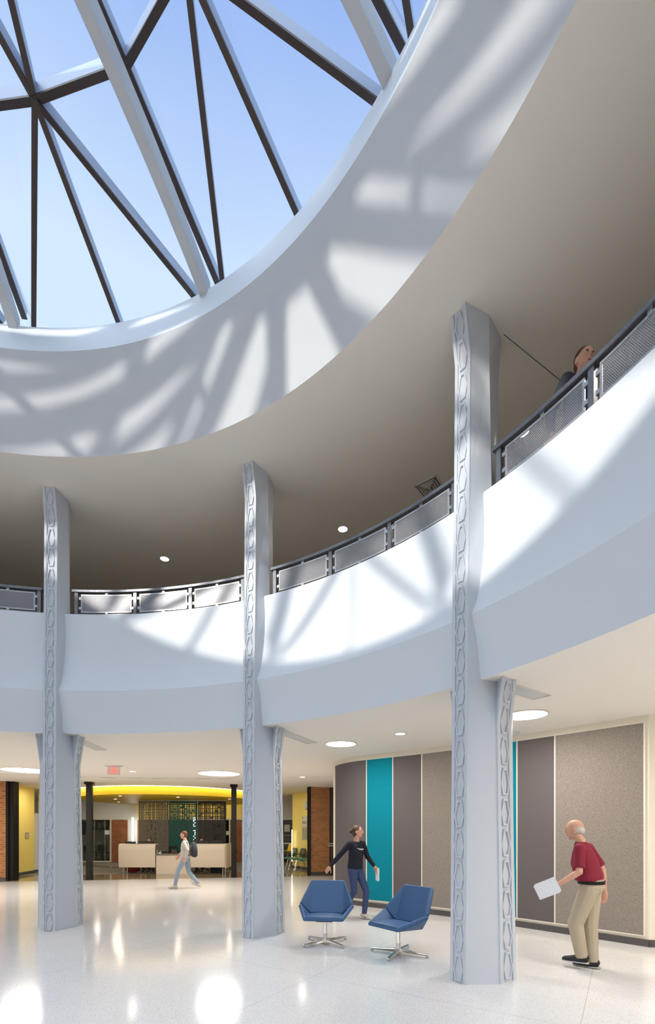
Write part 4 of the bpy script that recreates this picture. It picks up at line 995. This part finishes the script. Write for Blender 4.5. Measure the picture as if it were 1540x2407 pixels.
    if look.get('collar'):
        bm = nb(); n_ = V_('neck'); tube(bm, [n_-Vector((0, 0, .03)), n_+Vector((0, 0, .012))], [.075*s, .060*s], 18); obj('collar', bm, look['top'], root, world=False, smooth=True)
    # trousers
    bm = nb(); wa = pv+Vector((0, 0, .07*s))
    tube(bm, [pv-Vector((0, .0, .10)), pv-Vector((0, 0, .03)), wa], [(.10*s, .12*s), (.118*s*bw_, .165*s*bw_), (.108*s*bw_, .150*s*bw_)], 20, flat=(0, 1, 0))
    lk = look.get('leg', 1.0)
    for q in 'LR':
        hp_, kn, an = V_('hip'+q), V_('kn'+q), V_('an'+q)
        caps(bm, hp_, kn, .098*s*lk**.3, .066*s*lk); tube(bm, [kn, kn.lerp(an, .5), an.lerp(kn, .02)-(kn-an).normalized()*.03*s*(lk > 1)], [.066*s*lk, .060*s*lk, .052*s*lk]); ell(bm, kn, .066*s*lk)
    fuse(bm, 'trousers', look['legs'], root, .009, 4)
    if look.get('belt'):
        bm = nb(); p = pv+Vector((0, 0, .012))
        tube(bm, [p, p+Vector((0, 0, .035))], [(.1215*s*bw_, .166*s*bw_)]*2, 28, flat=(0, 1, 0)); obj('belt', bm, 'black', root, world=False, smooth=True, auto=40)
    for q in 'LR':
        an, to = V_('an'+q), V_('toe'+q); f = (to-an); f.z = 0; f = f.normalized() if f.length > .01 else Vector((0, 1, 0))
        pit = (to-an); dn = Vector((0, 0, -1)); 
        tip = J.get('pitch'+q, 0.0); Rm = Matrix.Rotation(tip, 3, Vector((f.y, -f.x, 0)))
        def fp(y, z): return an + Rm @ (f*(y*s) + Vector((0, 0, z*s)))
        bm = nb(); fl = Rm @ Vector((0, 0, 1))
        tube(bm, [fp(-.075, -.035), fp(-.06, -.03), fp(-.01, -.022), fp(.05, -.038), fp(.12, -.052), fp(.175, -.058), fp(.20, -.062)],
             [(.02*s, .02*s), (.042*s, .034*s), (.052*s, .040*s), (.042*s, .044*s), (.033*s, .048*s), (.027*s, .043*s), (.014*s, .026*s)], 14, flat=tuple(fl))
        shoe = obj('shoe', bm, look['shoe'], root, world=False, smooth=True)
        bm = nb(); tube(bm, [fp(-.082, -.075), fp(-.06, -.076), fp(.05, -.078), fp(.13, -.078), fp(.185, -.077), fp(.205, -.074)], [(.012*s, .016*s), (.014*s, .037*s), (.013*s, .041*s), (.012*s, .049*s), (.011*s, .041*s), (.008*s, .020*s)], 14, flat=tuple(fl))
        obj('sole', bm, look.get('sole', 'grey_l'), shoe, world=False, smooth=True)
        if look.get('stripes'):
            bm = nb(); sdv = Vector((f.y, -f.x, 0))
            for k in range(3):
                for sg in (-1, 1): bar(bm, fp(.02+.028*k, -.068)+sdv*sg*.044*s, fp(.045+.028*k, -.02)+sdv*sg*.030*s, .010*s, .006*s)
            obj('stripes', bm, 'black', shoe, world=False)
    # hair
    hs = look.get('hairstyle', 'short'); bm = nb()
    if hs == 'short':
        ell(bm, hp(0, -.022, .045), (.078*s, .094*s, .084*s), R, 22, 14); ell(bm, hp(0, -.05, -.005), (.068*s, .06*s, .07*s), R)
    elif hs == 'bun':
        ell(bm, hp(0, -.026, .040), (.081*s, .094*s, .088*s), R, 22, 14); ell(bm, hp(0, -.05, -.02), (.07*s, .06*s, .08*s), R); ell(bm, hp(0, -.125, .01), (.040*s, .040*s, .042*s), R)
    elif hs == 'long':
        ell(bm, hp(0, -.026, .040), (.083*s, .096*s, .088*s), R, 22, 14); tube(bm, [hp(0, -.05, .03), hp(0, -.07, -.08), hp(0, -.08, -.2)], [(.06*s, .08*s), (.045*s, .085*s), (.02*s, .06*s)], 14)
    elif hs == 'bald':
        for q in (-1, 1): ell(bm, hp(q*.055, -.04, -.01), (.026*s, .055*s, .042*s), R)
        ell(bm, hp(0, -.075, -.015), (.06*s, .034*s, .048*s), R)
    fuse(bm, 'hair', look['hair'], root, .008, 3)
    return root
# --- man in maroon
man = person('man', 'elderly man in a maroon polo and khaki trousers walking away with white papers', (3.03, 5.46, 0), -50.7, dict(
    head=(0, .17, 1.615), neck=(0, .10, 1.46), chest=(0, .07, 1.27), pelvis=(0, -.01, .98),
    shL=(-.19, .08, 1.40), shR=(.19, .06, 1.40), elL=(-.29, .06, 1.14), wrL=(-.33, .27, .99), elR=(.26, -.08, 1.14), wrR=(.27, -.10, .89),
    handL=((-.05, .9, -.35), (.5, .1, -.6), (.6, .4, .5), .55), handR=((.02, .1, -1), (-1, 0, 0), (0, 1, 0), .35),
    hipL=(-.09, 0, .93), hipR=(.09, 0, .93), knL=(-.09, .14, .52), anL=(-.08, .08, .155), toeL=(-.08, .24, .10), pitchL=-.0,
    knR=(.075, .02, .50), anR=(.04, -.01, .092), toeR=(.04, .16, .05)),
    dict(top='maroon', legs='khaki', shoe='shoe_b', hair='hair_white', hairstyle='bald', short=True, collar=True, belt=True, wide=1.16, leg=1.28, face=(.0, 1, -.16), hem=.32, sole='steel'), 1.74)
hw = man.matrix_basis @ Vector((-.335, .38, .93))
t = thing('paper_sheets', 'white paper sheets held in the left hand of the man in maroon', 'paper', tuple(hw), man.rotation_euler.z)
bm = nb()
for k in range(3): box(bm, (-.045-.003*k, -.02+.01*k, .015-.008*k), (.0015, .24, .17))
bmesh.ops.rotate(bm, cent=(0, 0, 0), matrix=Matrix.Rotation(-.45, 3, 'X'), verts=bm.verts); obj('sheets', bm, 'paper', t, world=False)
# --- woman in navy
wom = person('woman', 'young woman in a navy sweatshirt and jeans walking past the dark panel with white paper', (.46, 8.62, 0), 131, dict(
    head=(0, .06, 1.585), neck=(0, .03, 1.42), chest=(0, .02, 1.24), pelvis=(0, 0, .95),
    shL=(-.165, .05, 1.365), shR=(.165, 0, 1.365), elL=(-.26, .08, 1.13), wrL=(-.30, .22, .945), elR=(.27, -.16, 1.15), wrR=(.36, -.30, .955),
    handL=((-.15, .35, -.9), (1, .1, .1), (.1, 1, .2), .5), handR=((.3, -.5, -.8), (-1, -.2, 0), (-.2, .9, .2), .35),
    hipL=(-.08, 0, .90), hipR=(.08, 0, .90), knL=(-.075, .20, .50), anL=(-.05, .17, .09), toeL=(-.05, .34, .05),
    knR=(.07, .03, .49), anR=(.06, -.22, .17), toeR=(.06, -.10, .06), pitchR=.55),
    dict(top='navy', legs='jeans', shoe='shoe_w', hair='hair_brown', hairstyle='bun', face=(-.55, 1, 0), hem=.02, leg=.92, stripes=True), 1.68)
bm = nb(); tube(bm, [(-.10, .118, 1.275), (-.05, .140, 1.268), (0, .146, 1.266), (.05, .140, 1.272), (.10, .118, 1.292)], [(.004, .004), (.011, .010), (.014, .010), (.010, .010), (.003, .004)], 10, flat=(0, 0, 1)); obj('chest_print', bm, 'grey_l', wom, world=False)
hw = wom.matrix_basis @ Vector((-.315, .27, .80)); t = thing('folded_paper', 'white folded paper in the hand of the woman in navy', 'paper', tuple(hw), wom.rotation_euler.z+.9)
bm = nb(); box(bm, (0, 0, 0), (.20, .006, .24)); box(bm, (.01, .008, .01), (.19, .003, .22)); obj('sheets', bm, 'paper', t, world=False)
# --- person crossing in front of reception
far = person('far', 'person in a pale top and light jeans with a backpack striding past the reception desk', (-4.03, 13.1, 0), -90, dict(
    head=(0, .06, 1.49), neck=(0, .02, 1.335), chest=(0, .02, 1.17), pelvis=(0, 0, .87),
    shL=(-.16, 0, 1.285), shR=(.16, .04, 1.285), elL=(-.24, -.12, 1.08), wrL=(-.25, -.06, .86), elR=(.24, .12, 1.08), wrR=(.24, .26, .90),
    hipL=(-.08, 0, .84), hipR=(.08, 0, .84), knL=(-.075, .20, .48), anL=(-.06, .28, .09), toeL=(-.06, .44, .06), knR=(.07, -.06, .46), anR=(.06, -.34, .13), toeR=(.06, -.2, .06), pitchR=.35),
    dict(top='greyshirt', legs='jeans_l', shoe='shoe_w', hair='hair_red', hairstyle='short', hem=.05), 1.60)
t = thing('backpack', 'dark backpack on the back of the person by the reception desk', 'backpack', tuple(far.matrix_basis @ Vector((.02, -.20, 1.08))), far.rotation_euler.z)
bm = nb(); tube(bm, [(0, -.02, -.20), (0, -.03, -.16), (0, -.03, .0), (0, -.02, .17), (0, 0, .21)], [(.06, .10), (.085, .14), (.085, .145), (.065, .12), (.03, .07)], 18, flat=(0, 1, 0)); obj('bag', bm, 'olive', t, world=False, smooth=True)
for sg in (-1, 1):
    bm = nb(); tube(bm, [(sg*.09, .04, .15), (sg*.10, .16, .22), (sg*.11, .31, .10), (sg*.13, .25, -.10), (sg*.12, .06, -.16)], [(.006, .02)]*5, 8); obj('shoulder_strap', bm, 'blackf', t, world=False)
# --- person on the gallery
gp = pol(7.06, 61.0)
person('gallery', 'person in a dark top walking along the upper gallery behind the railing', (gp.x, gp.y, ZF), 150, dict(
    head=(0, .08, 1.60), neck=(0, .04, 1.44), chest=(0, .03, 1.26), pelvis=(0, 0, .96),
    shL=(-.18, .02, 1.385), shR=(.18, .02, 1.385), elL=(-.26, .0, 1.12), wrL=(-.27, .18, .96), elR=(.26, -.1, 1.12), wrR=(.27, -.08, .90),
    hipL=(-.09, 0, .92), hipR=(.09, 0, .92), knL=(-.08, .14, .50), anL=(-.07, .15, .09), toeL=(-.07, .31, .05), knR=(.08, -.02, .48), anR=(.07, -.22, .12), toeR=(.07, -.08, .06)),
    dict(top='olive', legs='jeans', shoe='shoe_b', hair='hair_brown', hairstyle='short', face=(.4, 1, -.1)), 1.72)
# --- seated staff behind the desk
def sit(px, Y, hair, top, lab):
    person('staff', lab, (X(px, Y), Y, 0), 180, dict(
      head=(0, .04, 1.20), neck=(0, .0, 1.05), chest=(0, -.02, .86), pelvis=(0, -.08, .56), shL=(-.17, 0, .99), shR=(.17, 0, .99), elL=(-.24, .12, .78), wrL=(-.14, .36, .80), elR=(.24, .12, .78), wrR=(.14, .36, .80),
      hipL=(-.09, -.06, .54), hipR=(.09, -.06, .54), knL=(-.11, .34, .52), anL=(-.11, .36, .09), toeL=(-.11, .5, .05), knR=(.11, .34, .52), anR=(.11, .36, .09), toeR=(.11, .5, .05)),
      dict(top=top, legs='olive', shoe='shoe_b', hair=hair, hairstyle='long', hem=.0), 1.62)
sit(475, 18.62, 'hair_brown', 'navy', 'receptionist seated behind the right monitors, only the head visible')
sit(352, 18.68, 'hair_brown', 'olive', 'dark-haired receptionist seated behind the left monitor')
